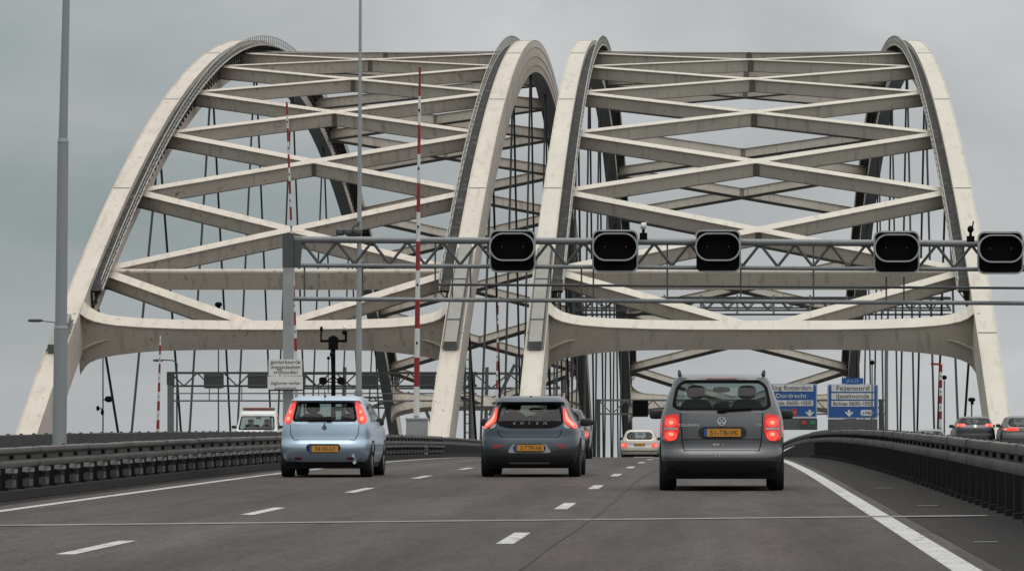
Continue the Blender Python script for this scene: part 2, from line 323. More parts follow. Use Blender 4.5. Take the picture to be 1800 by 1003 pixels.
# ------------------------------------------------------------------ guard rails
def guard_rail(label, X, side, top, bot, a, b, post0, postn, panel=True, rm='rail'):
    t = thing('guard_rail', label, 'guard rail', (X, a, zr(a)), 'steel guard rails beside the motorway')
    h = top-bot; m = (top+bot)/2
    prof = [(0, top-.01), (.05, top), (.12, top-.015), (.13, top-.06), (.12, m+.05), (.05, m+.025), (.05, m-.025), (.12, m-.05), (.13, bot+.05), (.11, bot), (.05, bot-.005), (0, bot+.01)]
    ys = list(np.arange(a, b, 2.0)); vs = []; n = len(prof); rw = random.Random(3)
    for y in ys:
        jx, jz = rw.uniform(-.005, .005), rw.uniform(-.004, .004)
        vs += [(X+side*(p+jx), y, zr(y)+q+jz) for p, q in prof]
    mb = MB(); mb.add(vs, [(i*n+j, i*n+(j+1) % n, (i+1)*n+(j+1) % n, (i+1)*n+j) for i in range(len(ys)-1) for j in range(n)])
    for y in np.arange(a, min(b, 140), 4.0):               # lapped joints of the rail lengths
        vs = []
        for yy in (y, y+.32): vs += [(X+side*(p*1.03+.004), yy, zr(yy)+q+(.005 if q > m else -.005)) for p, q in prof]
        mb.add(vs, [(j, (j+1) % n, n+(j+1) % n, n+j) for j in range(n)])
    for y in np.arange(a, min(b, 130), 1.25):
        mb.blob((X+side*.075, y, zr(y)+m), (.06, .11, .055), 2.5, 7, 4, 1)
        mb.blob((X+side*.05, y+.3, zr(y)+top+.004), (.06, .10, .03), 2.5, 7, 4, 1)
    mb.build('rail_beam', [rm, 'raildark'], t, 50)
    k = 0; y = post0
    while y < b and k < postn:
        z = zr(y); mb = MB()
        if side > 0:
            mb.box(X-.14, X-.06, y-.05, y+.05, z, z+bot+.1, 1); mb.box(X-.06, X+.05, y-.14, y+.14, z+bot-.075, z+bot-.02); mb.box(X-.06, X+.03, y-.13, y+.13, z+.15, z+.245, 2); mb.box(X-.05, X+.02, y-.12, y+.12, z+.265, z+bot-.10, 1)
        else:
            mb.box(X+.05, X+.13, y-.05, y+.05, z, z+bot+.1, 1); mb.box(X-.05, X+.06, y-.08, y+.08, z+.0, z+.06, 1)
        mb.build('post', ['spacer', 'raildark', 'rail'], t); y += 1.25; k += 1
    if panel:
        if side > 0: mb = MB(); slab(mb, X-.10, X+.09, a, b, 0, .11); mb.build('kerb', 'raildark', t)
        mb = MB(); slab(mb, X-side*.34-.01, X-side*.34+.01, a, b, 0, bot+.12); mb.build('shade_sheet', 'raildark', t)  # dark sheet added to stand for the shade behind and between the posts
    return t
guard_rail('weathered steel guard rail with pale post blocks between the road and the oncoming lanes', -8.95, 1, .665, .41, 4, 420, 44.4, 70)
guard_rail('weathered steel guard rail on the right, between the road and the lanes beyond', 3.15, -1, .79, .48, 4, 420, 30.2, 80)
guard_rail('dark guard rail behind the first one, on the oncoming side of the lamp post', -11.6, -1, .74, .45, 4, 420, 60, 20, rm='rail_old')

# ------------------------------------------------------------------ the two arch bridges
YC, CZ, CC = 368.0, 34.3, .0019
def zt(Y): return CZ-CC*(Y-YC)**2
def frame(Y):
    s = -2*CC*(Y-YC); k = math.hypot(1, s); return Vector((0, 1, s))/k, Vector((0, -s, 1))/k
def on(X, Y, n): return Vector((X, Y, zt(Y)))+frame(Y)[1]*n
NODE = [257.6+15.25*i for i in range(16)]
def brace(mb, p, q, up, wd=.68, dp=.92):
    p, q = Vector(p), Vector(q); t = (q-p).normalized(); u = t.cross(Vector(up)).normalized().cross(t).normalized()
    mb.bar(p, q, wd, dp, up); a = u*(dp/2+.02); mb.bar(p+a, q+a, wd+.24, .05, up, 1); mb.bar(p-a, q-a, wd+.20, .045, up, 2)  # lighter top and darker bottom flange: light from above put into the colour
def arch_bridge(label, xo, xi, sh, rusty):
    """xo / xi: outer faces of the left and right rib"""
    t = thing('arch_bridge', label, 'bridge', ((xo+xi)/2, 235, zr(235)), 'twin tied-arch motorway bridges')
    cream, beam = ('cream_l', 'beam_l') if rusty else ('cream', 'beam')
    W, D = 1.25, 2.7
    YS = list(np.arange(214, 523, 5.0))
    for sgn, xe in ((1, xo), (-1, xi)):                    # sgn points from the outer face to the inside of the bridge
        x0, x1 = xe, xe+sgn*W
        mb = MB(); vs = []
        for Y in YS: vs += [on(x0, Y, 0), on(x1, Y, 0), on(x1, Y, -D), on(x0, Y, -D)]
        for j in range(4): k_ = len(mb.v); mb.add(vs, [(4*i+j, 4*i+(j+1) % 4, 4*i+4+(j+1) % 4, 4*i+4+j) for i in range(len(YS)-1)], 2 if j == 2 else 0)  # bottom plate coloured dark: the shade under the rib put into its colour
        for i, Y in enumerate(np.arange(246, 500, 24.8)):   # welded section joints across the top plate
            a, b = sorted((x0-sgn*.03, x1+sgn*.02)); Y2 = Y+.10
            vs = [on(a, Y, -.03), on(b, Y, -.03), on(b, Y2, -.03), on(a, Y2, -.03), on(a, Y, .03), on(b, Y, .03), on(b, Y2, .03), on(a, Y2, .03)]
            mb.add(vs, [(4, 5, 6, 7), (0, 1, 5, 4), (1, 2, 6, 5), (2, 3, 7, 6), (3, 0, 4, 7)], 1)
        for n0 in (-.55, -1.35, -2.1):                      # stiffener lines on the outer face
            xs = (x0-sgn*.035, x0+sgn*.01); vs = []
            for Y in YS: vs += [on(xs[0], Y, n0), on(xs[1], Y, n0), on(xs[1], Y, n0-.05), on(xs[0], Y, n0-.05)]
            mb.add(vs, [(4*i+j, 4*i+(j+1) % 4, 4*i+4+(j+1) % 4, 4*i+4+j) for i in range(len(YS)-1) for j in range(4)], 1)
        for e0, e1 in ((0, .05), (W-.05, W)):               # raised edge plates
            vs = []
            for Y in YS: vs += [on(x0+sgn*e0, Y, .05), on(x0+sgn*e1, Y, .05), on(x0+sgn*e1, Y, -.02), on(x0+sgn*e0, Y, -.02)]
            mb.add(vs, [(4*i+j, 4*i+(j+1) % 4, 4*i+4+(j+1) % 4, 4*i+4+j) for i in range(len(YS)-1) for j in range(3)])
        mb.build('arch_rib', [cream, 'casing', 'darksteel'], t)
        mb = MB(); xa, xb = x1+sgn*.01, x1+sgn*.72; YW = [y for y in np.arange(253, 492, 3.0)]; vs = []     # inspection walkway along the inner side
        for Y in YW: vs += [on(xa, Y, -.35), on(xb, Y, -.35), on(xb, Y, -.47), on(xa, Y, -.47)]
        mb.add(vs, [(4*i+j, 4*i+(j+1) % 4, 4*i+4+(j+1) % 4, 4*i+4+j) for i in range(len(YW)-1) for j in range(4)])
        for Y in np.arange(253, 491, 1.5):
            mb.bar(on(xa, Y, -1.3), on(xb-sgn*.05, Y, -.45), .07, .09, (0, 1, 0)); mb.bar(on(xa+sgn*.05, Y, -.45), on(xa+sgn*.05, Y, -1.9), .12, .12, (0, 1, 0))
        mb.path([on(x1+sgn*.12, Y, -1.5) for Y in YW], .07); mb.path([on(x1+sgn*.3, Y, -.95) for Y in YW], .06)
        mb.build('walkway', 'grime', t)
        mb = MB(); XR = x1+sgn*.74
        for Y in np.arange(253, 491, 1.5): mb.bar(on(XR, Y, -.4), on(XR, Y, .42), .06, .06, (0, 1, 0))
        for n0, r in ((.42, .035), (.02, .025), (-.36, .06)): mb.path([on(XR, Y, n0) for Y in YW], r, 5)
        mb.build('handrail', 'railpaint', t)
        if not (sgn < 0 and sh == 'right'):                 # stair casing on the top plate of the leg
            xc = xe+sgn*(.62 if sh == 'left' else .66)
            mb = MB(); Y0, Y1 = 243.6, 259.5; ys = list(np.arange(Y0, Y1, 1.5))
            if sgn > 0 and sh == 'left': ys = list(np.arange(243.2, 247.5, 1.4))
            vs = []
            for Y in ys: vs += [on(xc-.38, Y, .62), on(xc+.38, Y, .62), on(xc+.38, Y, .0), on(xc-.38, Y, .0)]
            k = len(ys); mb.add(vs, [(4*i+j, 4*i+(j+1) % 4, 4*i+4+(j+1) % 4, 4*i+4+j) for i in range(k-1) for j in range(4)]+[tuple(4*k-4+j for j in range(4))])
            mb.add([v for v in vs[:4]], [(0, 1, 2, 3)], 1)
            for Y in ys[2::4]: mb.bar(on(xc-.42, Y, .64), on(xc+.42, Y, .64), .1, .08, frame(Y)[1], 1)
            for e_ in (-.46, .46): mb.path([on(xc+e_, Y, .2) for Y in ys], .06, 6, 1)
            mb.build('stair_casing', ['casing', 'darksteel'], t)
    xl, xr = xo+1.2, xi-1.2                                 # inner ends sit just inside the ribs
    top = -1.35
    for Y0, far in ((250.0, False), (494.0, True)):         # portal frames
        tt, nn = frame(Y0); O = Vector((0, Y0, zt(Y0))); xa, xb = xo+1.25, xi-1.25; Wd = xb-xa
        tp = [(-.35, .05), (0, -.05), (.35, -.45), (.8, -.75), (1.4, -.95), (2.1, -1.07), (3.6, -1.2), (6.2, -1.31), (9, -1.36)]
        bt = [(-.35, -4.5), (0, -3.95), (.3, -3.65), (.8, -3.42), (1.4, -3.25), (2.1, -3.12), (3.4, -2.95), (5, -2.82), (9, -2.75)]
        up = [(xa+a, n) for a, n in tp]+[(xb-a, n) for a, n in reversed(tp)]
        lo = [(xa+a, n) for a, n in bt]+[(xb-a, n) for a, n in reversed(bt)]
        T = .66; m_ = len(up); vs = []
        for s in (-T, T):
            vs += [O+Vector((x, 0, 0))+nn*n+tt*s for x, n in up]+[O+Vector((x, 0, 0))+nn*n+tt*s for x, n in lo]
        fs = []
        for i in range(m_-1):
            fs += [(i, i+1, m_+i+1, m_+i), (2*m_+i, 3*m_+i, 3*m_+i+1, 2*m_+i+1), (i, 2*m_+i, 2*m_+i+1, i+1), (m_+i, m_+i+1, 3*m_+i+1, 3*m_+i)]
        fs += [(0, m_, 3*m_, 2*m_), (m_-1, 3*m_-1, 4*m_-1, 2*m_-1)]
        mb = MB(); mb.add(vs, fs)
        vs = []                                            # top flange plate overhanging the web, flared towards the legs
        for x, n in up:
            dx = min(x-xa, xb-x); fl = .06+.5*max(0, 1-dx/1.6)**2
            vs += [O+Vector((x, 0, 0))+nn*(n+.02)+tt*(-T-fl), O+Vector((x, 0, 0))+nn*(n+.02)+tt*(T+.05), O+Vector((x, 0, 0))+nn*(n-.05)+tt*(T+.05), O+Vector((x, 0, 0))+nn*(n-.05)+tt*(-T-fl)]
        mb.add(vs, [(4*i+j, 4*i+4+j, 4*i+4+(j+1) % 4, 4*i+(j+1) % 4) for i in range(m_-1) for j in range(4)], 1)
        for sg, xx in ((1, xa), (-1, xb)):                 # curved stiffener fin near each leg
            vs = []; q = 9
            for i in range(q):
                u = i/(q-1); x = xx+sg*(u*1.75-.1); n = -2.55+.5*math.sin(u*math.pi/2); dd = .5*(1-u)+.03
                vs += [O+Vector((x, 0, 0))+nn*n+tt*(-T+.02), O+Vector((x, 0, 0))+nn*n+tt*(-T-dd), O+Vector((x, 0, 0))+nn*(n-.06)+tt*(-T-dd), O+Vector((x, 0, 0))+nn*(n-.06)+tt*(-T+.02)]
            mb.add(vs, [(4*i+j, 4*i+4+j, 4*i+4+(j+1) % 4, 4*i+(j+1) % 4) for i in range(q-1) for j in range(4)], 1)
            x = xx+sg*2.1; mb.bar(O+Vector((x, 0, 0))+nn*-1.1+tt*(-T-.005), O+Vector((x, 0, 0))+nn*-3.1+tt*(-T-.005), .06, .02, tt)
        mb.build('portal_beam', [beam, cream], t)
        Yn = NODE[0] if not far else NODE[-1]; xm = (xl+xr)/2
        for xs in (xl, xr):
            mb = MB(); p = on(xs, Yn, top-.02); q = on(xm+(.35 if xs > xm else -.35), Y0, top-.6); brace(mb, p, q, (frame(Yn)[1]+nn)/2, .66, .84); mb.build('brace_beam', [beam, cream, 'flange_shade'], t)
    Yn = NODE[0]; mb = MB(); p, q = on(xl, Yn+.1, top-.25), on(xr, Yn+.1, top-.25); mb.bar(p, q, .6, 1.15, frame(Yn)[1]); up = frame(Yn)[1]
    mb.tube(p+up*.58-frame(Yn)[0]*.1, q+up*.58-frame(Yn)[0]*.1, .2, .2, 10, 1); mb.build('cross_strut', [beam, cream], t, 40)
    for i in range(15):
        a, b = NODE[i], NODE[i+1]; up = frame((a+b)/2)[1]; ee = .008*(i % 2)
        mb = MB(); brace(mb, on(xl, a, top), on(xr, b, top), up); mb.build('brace_beam', [beam, cream, 'flange_shade'], t)
        mb = MB(); brace(mb, on(xr, a, top-.006), on(xl, b, top-.006), up, .66, .90); mb.build('brace_beam', [beam, cream, 'flange_shade'], t)
        c = (on(xl, a, top)+on(xr, b, top))/2; mb = MB(); mb.bar(c-Vector((.75, 0, 0))-up*.06, c+Vector((.75, 0, 0))-up*.06, 1.06, .78, up); mb.bar(c-Vector((.9, 0, 0))+up*.49, c+Vector((.9, 0, 0))+up*.49, 1.25, .035, up, 1); mb.build('gusset', ['gusset', cream], t)
    for i in range(1, 16, 2):                      # zigzag of hangers: deck nodes at odd panels, rib nodes at even ones
        for xe, sg in ((xo, 1), (xi, -1)):
            for j in (i-1, i+1):
                if j > 15: continue
                mb = MB(); x = xe+sg*W/2; mb.tube((x, NODE[i]+(.35 if j > i else -.35), zr(NODE[i])-.2), on(x, NODE[j]+(.5 if j < i else -.5), -2.4), .085, .085, 8); mb.build('hanger', 'cable', t)
    return t
arch_bridge('left arch bridge, rust-spotted cream steel, its portal standing behind the tall lamp post', -41.0, -15.6, 'left', True)
arch_bridge('right arch bridge, cleaner cream steel, its portal spanning the road the cars drive on', -11.7, 17.4, 'right', False)

# ------------------------------------------------------------------ lane-signal gantry over the road
GY = 135.0
gz = lambda px, py: at(px, py, GY)
gt = thing('signal_gantry', 'grey steel lattice gantry crossing the road and carrying black lane signals', 'gantry', (gz(507, 0)[0], GY, zr(GY)))
GTILT = lambda px: .006*(px-515)
def gp(px, py, dy=0): x, y, z = gz(px, py+GTILT(px)); return Vector((x, y+dy, z))
mb = MB(); xp = gz(507, 0)[0]
mb.box(xp-.17, xp+.17, GY-.17, GY+.17, zr(GY), gz(0, 470)[2]); mb.box(xp-.185, xp+.185, GY-.18, GY+.18, gz(0, 470)[2], gz(0, 411)[2], 1)
mb.add([(xp+.18, GY-.1, gz(0, 417)[2]), (xp+.48, GY-.1, gz(0, 417)[2]), (xp+.40, GY-.1, gz(0, 470)[2]), (xp+.18, GY-.1, gz(0, 470)[2]), (xp+.18, GY+.1, gz(0, 417)[2]), (xp+.48, GY+.1, gz(0, 417)[2]), (xp+.40, GY+.1, gz(0, 470)[2]), (xp+.18, GY+.1, gz(0, 470)[2])],
       [(0, 1, 2, 3), (4, 7, 6, 5), (0, 4, 5, 1), (1, 5, 6, 2), (2, 6, 7, 3)], 1)
mb.build('post', ['cabinet', 'galvdark'], gt)
mb = MB(); xq = 19.3; mb.box(xq-.17, xq+.17, GY-.17, GY+.17, zr(GY), gz(0, 411)[2]); mb.build('post', 'galv', gt)
PE = 2255
mb = MB(); mb.tube(gp(517, 421), gp(PE, 421), .115, .115, 14); mb.build('top_chord', 'galv', gt, 40)
mb = MB(); mb.tube(gp(517, 466), gp(PE, 466), .075, .075, 12); mb.build('bottom_chord', 'galv', gt, 40)
mb = MB(); px = 530; up = True
while px < PE-30:
    mb.tube(gp(px, 424 if up else 463), gp(px+31, 463 if up else 424), .05, .05, 8); px += 31; up = not up
mb.build('lattice', 'galvdark', gt)
mb = MB(); mb.tube(gp(517, 525), gp(PE, 525), .075, .075, 12); mb.build('lower_rail', 'galv', gt, 40)
mb = MB(); mb.tube(gp(770, 498, .25), gp(PE, 498, .25), .045, .045, 10); mb.build('cable_tray', 'galvdark', gt, 40)
for px, a, b in ((535, 466, 522), (637, 466, 520), (765, 420, 525), (795, 466, 525), (827, 466, 525), (968, 466, 500), (1022, 466, 522), (1043, 466, 522), (1173, 420, 525), (1302, 466, 522), (1430, 420, 522), (1558, 480, 522), (1589, 480, 522), (1694, 420, 466), (1900, 420, 525), (2050, 420, 525)):
    mb = MB(); mb.bar(gp(px, a, .04), gp(px, b, .04), .055, .055, (0, 1, 0)); mb.build('hanger_tie', 'galvdark', gt)
def gantry_camera(label, px, py, white):
    p = gp(px, py); t = thing('gantry_camera', label, 'camera', (p.x, p.y, p.z), 'small devices on top of the lane-signal gantry')
    mb = MB(); mb.box(p.x-.13, p.x+.13, p.y-.1, p.y+.1, p.z-.02, p.z+.22); mb.tube((p.x, p.y, p.z+.2), (p.x, p.y, p.z+.38), .05, .05); mb.build('mount', 'black', t)
    mb = MB(); mb.blob((p.x, p.y, p.z+.45), (.22, .3, .24), 2.3); mb.tube((p.x+.06, p.y, p.z+.5), (p.x+.1, p.y, p.z+.72 if not white else p.z+.6), .025); mb.build('camera_head', 'wpole' if white else 'black', t, 40)
gantry_camera('white-headed camera on the gantry above the second lane signal', 1131, 417, True)
gantry_camera('black hooked device on the gantry beside the rightmost lane signal', 1706, 419, False)
SIG = [(902, 442, 'black lane signal box, leftmost of five, in front of the gap between the bridges', True), (1082, 442, 'black lane signal box beside the white-headed camera, second from left', True), (1262, 442, 'black lane signal box with its lower left rim missing, middle of the gantry', False),
       (1575, 444, 'black lane signal box with two thin rods hanging below it', True), (1757, 445, 'black lane signal box at the right edge beside the black hooked device', True)]
for px, py, lab, full in SIG:
    x, _, z = gz(px, py); s = thing('lane_signal', lab, 'lane signal', (x, GY-.2, z-.7), 'lane signals on the gantry')
    y = GY-.15
    mb = MB(); mb.prism(rrect(x, z, 1.46, 1.36, .16), y-.25, y); mb.build('housing', 'black', s)
    po, pi = rrect(x, z, 1.56, 1.44, .24, 6), rrect(x, z, 1.45, 1.33, .19, 6)
    mb = MB()
    if full: mb.ring(po, pi, y-.29, y-.20)
    else:
        n = len(po); keep = [i for i in range(n) if not (14 <= i <= 19)]
        for i in range(n):
            j = (i+1) % n
            if i in (13, 14, 15, 16, 17, 18, 19): continue
            vs = [(po[i][0], y-.29, po[i][1]), (po[j][0], y-.29, po[j][1]), (pi[j][0], y-.29, pi[j][1]), (pi[i][0], y-.29, pi[i][1])]; vs += [(a, y-.2, c) for a, _, c in vs]
            mb.add(vs, [(0, 1, 2, 3), (4, 7, 6, 5), (0, 4, 5, 1), (2, 6, 7, 3), (1, 5, 6, 2), (3, 7, 4, 0)])
    mb.build('edge_trim', 'sigedge', s, 35)
    zo = z+.13; po, pi = rrect(x, zo, 1.54, .95, .46, 9), rrect(x, zo, 1.44, .85, .415, 9)
    mb = MB(); mb.ring(po, pi, y-.62, y-.24); mb.build('hood', 'sigedge', s, 35)
    mb = MB(); po2 = rrect(x, zo, 1.438, .848, .414, 9); pi2 = rrect(x, zo, 1.425, .835, .408, 9); mb.ring(po2, pi2, y-.60, y-.24); mb.build('hood_lining', 'black', s)
    mb = MB()
    for dx in (-.36, .36): mb.blob((x+dx, y-.26, zo+.01), (.07, .03, .07), 2, 8, 5)
    mb.build('led_lens', 'dim', s)

# ------------------------------------------------------------------ masts, lamp posts, barrier booms
def pole_thing(name, label, cat, px, Ytop, Y, r0, r1, material='pole', lean=0, group=None, base=True):
    x = at(px, 0, Y)[0]; z0 = zr(Y); zt_ = at(0, Ytop, Y)[2]; t = thing(name, label, cat, (x, Y, z0), group)
    mb = MB(); mb.tube((x, Y, z0), (x+lean, Y, zt_), r0, r1, 16)
    if base: mb.tube((x, Y, z0), (x, Y, z0+.06), r0*1.7, r0*1.7, 12)
    mb.build('pole', material, t, 50); return t, x, z0, zt_
# tall lamp post in the median, close by: wide foot section, sleeve, slimmer shaft
Y = 63.0; x = at(104, 0, Y)[0]; t = thing('lamp_post', 'tall stepped grey lamp post rising out of the picture at the left', 'lamp post', (x, Y, zr(Y)))
Z = lambda py: at(0, py, Y)[2]
mb = MB(); mb.tube((x-.008, Y, -.2), (x+.03, Y, Z(577)), .112, .108, 20); mb.tube((x+.03, Y, Z(577)), (x+.03, Y, Z(572)), .112, .098, 20); mb.tube((x+.03, Y, Z(572)), (x+.062, Y, Z(250)), .094, .086, 20); mb.tube((x+.062, Y, Z(250)), (x+.062, Y, Z(243)), .092, .075, 20); mb.tube((x+.062, Y, Z(243)), (x+.13, Y, Z(-90)), .070, .052, 20)
mb.build('pole', 'pole', t, 50)
mb = MB(); mb.path([(x+.13, Y, Z(-92)), (x+.3, Y, Z(-110)), (x+1.4, Y, Z(-118))], .045, 8); mb.build('lamp_arm', 'pole', t, 50)
mb = MB(); mb.blob((x+1.7, Y, Z(-119)), (.75, .3, .14), 3); mb.build('lamp_head', 'galv', t, 40)
t2, x2, z2, zz = pole_thing('street_lamp', 'small street lamp whose arm reaches left from behind the tall lamp post', 'lamp post', 107, 570, 262, .06, .05, 'galvdark')
p = at(107, 570, 262); q = at(68, 563, 262)
mb = MB(); mb.path([p, at(95, 566, 262), at(75, 564, 262)], .035, 6); mb.build('lamp_arm', 'galvdark', t2)
mb = MB(); mb.blob(at(62, 563, 262), (1.0, .35, .22), 3); mb.build('lamp_head', 'galvdark', t2, 40)
# slim camera mast behind the gantry
t, x, z0, z1 = pole_thing('camera_mast', 'slim pale mast with a dark camera box, rising above the light blue car', 'mast', 630, -60, 150, .125, .045, 'cabinet', .08)
mb = MB(); c = at(614, 408, 150)
for dx in (-.33, 0, .33): mb.blob((c[0]+dx, c[1]-.2, c[2]), (.3, .5, .27), 5)
mb.bar((c[0]+.1, c[1]-.2, c[2]+.1), (c[0]+.38, c[1]-.1, c[2]+.38), .09, .07); mb.box(c[0]-.45, c[0]+.5, c[1]-.06, c[1]+.02, c[2]-.03, c[2]+.03); mb.build('camera_box', 'galvdark', t, 40)
mb = MB(); mb.tube((x, 150, at(0, 694, 150)[2]), (x, 150, at(0, 686, 150)[2]), .17, .14, 14); mb.build('collar', 'galv', t)
def boom(label, px0, py0, px1, py1, Y, r0, r1, band, cabinet=None, arm=False, lead=0):
    a, b = Vector(at(px0, py0, Y)), Vector(at(px1, py1, Y)); base = (a.x, Y, zr(Y))
    t = thing('barrier_boom', label, 'barrier', base, 'raised red and white barrier booms')
    nb = max(4, int((b-a).length/band)); w_ = MB()
    for i in range(nb):
        p, q = a.lerp(b, i/nb), a.lerp(b, (i+1)/nb); ra, rb = r0+(r1-r0)*i/nb, r0+(r1-r0)*(i+1)/nb
        w_.tube(p, q, ra, rb, 10, (i+lead) % 2)
    w_.build('boom', ['wpole', 'rpole'], t, 50)
    mb = MB()
    for i in range(2, nb, 2): p = a.lerp(b, (i+.5)/nb); mb.blob((p.x, p.y-r0, p.z), (.06, .06, .1), 2, 8, 5)
    mb.build('boom_light', 'black', t)
    mb = MB()
    if cabinet:
        x0, y0, x1, y1 = cabinet; p, q = at(x0, y0, Y), at(x1, y1, Y)
        mb.box(p[0], q[0], Y-.3, Y+.3, zr(Y), p[2]); mb.box(p[0]-.03, q[0]+.03, Y-.33, Y+.33, p[2], p[2]+.05); mb.box(p[0]+.06, q[0]-.06, Y-.315, Y-.301, p[2]-.55, p[2]-.08)
        mb.tube((a.x, Y, p[2]), (a.x, Y, a.z), r0*.9, r0*.8)
    else:
        mb.box(a.x-.2, a.x+.2, Y-.2, Y+.2, zr(Y), min(a.z, zr(Y)+1.1)); 
        if a.z > zr(Y)+1.1: mb.tube((a.x, Y, zr(Y)+1), a, r0, r0)
    mb.build('cabinet', 'cabinet', t)
    if arm: mb = MB(); mb.bar(b, b+Vector((-.55, 0, .03)), .09, .11); mb.build('boom_arm', 'rpole', t)
    return t
boom('tall thick red and white boom above a grey cabinet, right of the light blue car', 732, 730, 738, 118, 124, .095, .035, .89, (715, 737, 751, 775))
boom('tall thin red and white boom rising behind the left gantry post', 521, 640, 504, 180, 172, .06, .045, .55)
boom('short red and white boom under the left bridge portal beside the far gantry post', 277, 770, 282, 590, 245, .10, .05, .53)
boom('thin red and white boom between the two bridges', 873, 700, 876, 520, 215, .06, .03, .5)
boom('red and white boom just right of the dark blue car roof', 998, 720, 1000, 640, 300, .12, .10, .55)
boom('red and white boom with a red cross arm, on the far right under the portal', 1653, 750, 1654, 640, 215, .085, .085, .40, None, True)
# camera and lamp posts near the portals
def head_post(name, label, px, pyt, Y, parts, cat='camera post', r=.055, material='darksteel'):
    t, x, z0, z1 = pole_thing(name, label, cat, px, pyt, Y, r, r*.8, material)
    for (kind, hx, hy, sx, sz) in parts:
        c = at(hx, hy, Y); mb = MB(); k = Y/F
        mb.blob(c, (sx*k, sx*k*1.1, sz*k), 2.4)
        if abs(hx-px) > 3: mb.tube((x, Y, c[2]-.05), c, .04)
        mb.build(kind, 'black', t, 45)
    return t
head_post('camera_post', 'thin dark post with three small cameras, under the left end of the left portal', 181, 600, 268, [('camera_head', 191, 701, 14, 11), ('camera_head', 172, 717, 6, 9), ('camera_head', 180, 724, 6, 10)])
head_post('camera_post', 'dark post with a wedge-shaped head poking above the left portal beam', 384, 540, 275, [('camera_head', 384, 535, 13, 9), ('camera_head', 384, 541, 6, 7)])
head_post('camera_post', 'thin post with a small black head, between hangers left of the right leg', 1533, 632, 300, [('camera_head', 1533, 637, 8, 8)])
head_post('round_lamp', 'dark round-headed lamp beside the red cross-armed boom', 1660, 668, 230, [('lamp_head', 1660, 663, 9, 8)], 'lamp post')
head_post('round_lamp', 'dark bell-headed lamp in front of the right leg of the right portal', 1708, 705, 225, [('lamp_head', 1708, 702, 13, 8), ('lamp_head', 1709, 708, 6, 6)], 'lamp post')
pole_thing('lamp_post', 'plain grey post among the hangers right of the blue signs', 'lamp post', 1558, 560, 318, .16, .13, 'galv')
t, x, z0, z1 = pole_thing('street_lamp', 'curved-arm street lamp beside the far gantry under the left portal', 'lamp post', 311, 638, 262, .07, .05, 'galvdark')
mb = MB(); mb.path([at(311, 640, 262), at(309, 635, 262), at(303, 633, 262), at(285, 632, 262)], .04); mb.build('lamp_arm', 'galvdark', t)
mb = MB(); mb.blob(at(278, 633, 262), (.7, .3, .16), 3); mb.build('lamp_head', 'galvdark', t, 40)
# black traffic-light mast
Y = 118; t, x, z0, z1 = pole_thing('traffic_light_mast', 'black mast with forked spotlight head and two signal lamps above the blue car', 'traffic light', 586, 600, Y, .075, .06, 'black')
mb = MB(); A = lambda px, py, d=0: Vector(at(px, py, Y))+Vector((0, d, 0))
mb.box(A(578, 0).x, A(594, 0).x, Y-.12, Y+.12, A(0, 614).z, A(0, 592).z); mb.bar(A(563, 599), A(610, 599), .09, .075); mb.bar(A(564.5, 600), A(564.5, 575), .05, .045, (1, 0, 0)); mb.bar(A(608, 600), A(608, 582), .07, .06, (1, 0, 0)); mb.blob(A(586, 592), (.16, .2, .1), 2.5)
mb.build('fork_head', 'black', t)
mb = MB(); mb.blob(A(565, 578), (.09, .2, .16), 2.5); mb.build('spotlight', 'black', t, 40)
mb = MB(); mb.blob(A(606, 584), (.16, .25, .14), 2.5); mb.blob(A(606, 577), (.13, .2, .12), 2.5, mi=1); mb.build('spotlight', ['black', 'wpole'], t, 40)
mb = MB(); mb.blob(A(585, 623, -.1), (.17, .2, .17), 2); mb.blob(A(578, 629, -.1), (.1, .12, .1), 2); mb.bar(A(577, 630), A(577, 690), .025, .025, (0, 1, 0)); mb.build('bell', 'black', t, 40)
for px in (568, 600):
    mb = MB(); mb.prism(rrect(A(px, 0).x, A(0, 669).z, .22, .22, .07), Y-.12, Y+.05); mb.bar(A(px, 671), A(586, 671), .03, .03); mb.build('signal_lamp', 'black', t)

# white text sign on the gantry post
def panel_sign(t, x0, x1, z0, z1, y, m_, d=.05):
    mb = MB(); mb.box(x0, x1, y, y+d, z0, z1); return mb.build('panel', m_, t)
Y = GY-.6; a, b = at(472, 631, Y), at(532, 684, Y)
t = thing('text_sign', 'white sign with six lines of small dark lettering on the left gantry post', 'sign', (a[0]+.5, Y, b[2]))
zm = at(0, 660.5, Y)[2]
panel_sign(t, a[0], b[0]-.02, zm+.008, a[2], Y, 'signwhite'); panel_sign(t, a[0]-.03, b[0], b[2], zm-.008, Y, 'signwhite')
mb = MB(); mb.box(a[0]+.15, a[0]+.2, Y+.05, Y+.45, b[2]+.2, b[2]+.27); mb.box(b[0]-.55, b[0]-.5, Y+.05, Y+.45, a[2]-.25, a[2]-.18); mb.box(a[0]-.01, b[0]-.01, Y+.05, Y+.08, b[2]-.05, b[2]+.03); mb.build('bracket', 'galvdark', t)
cx = (a[0]+b[0])/2; hh = (a[2]-b[2])/6
for i, s in enumerate(('gemarkeerde', 'weggedeelten', 'vrijhouden', '', 'slagbomen werken', 'automatisch')):
    if s: lettering('lettering', s, .19 if i < 3 else .15, cx, Y-.003, a[2]-hh*(i+.55)+(-.03 if i > 3 else 0), 'text', t, maxw=1.0)

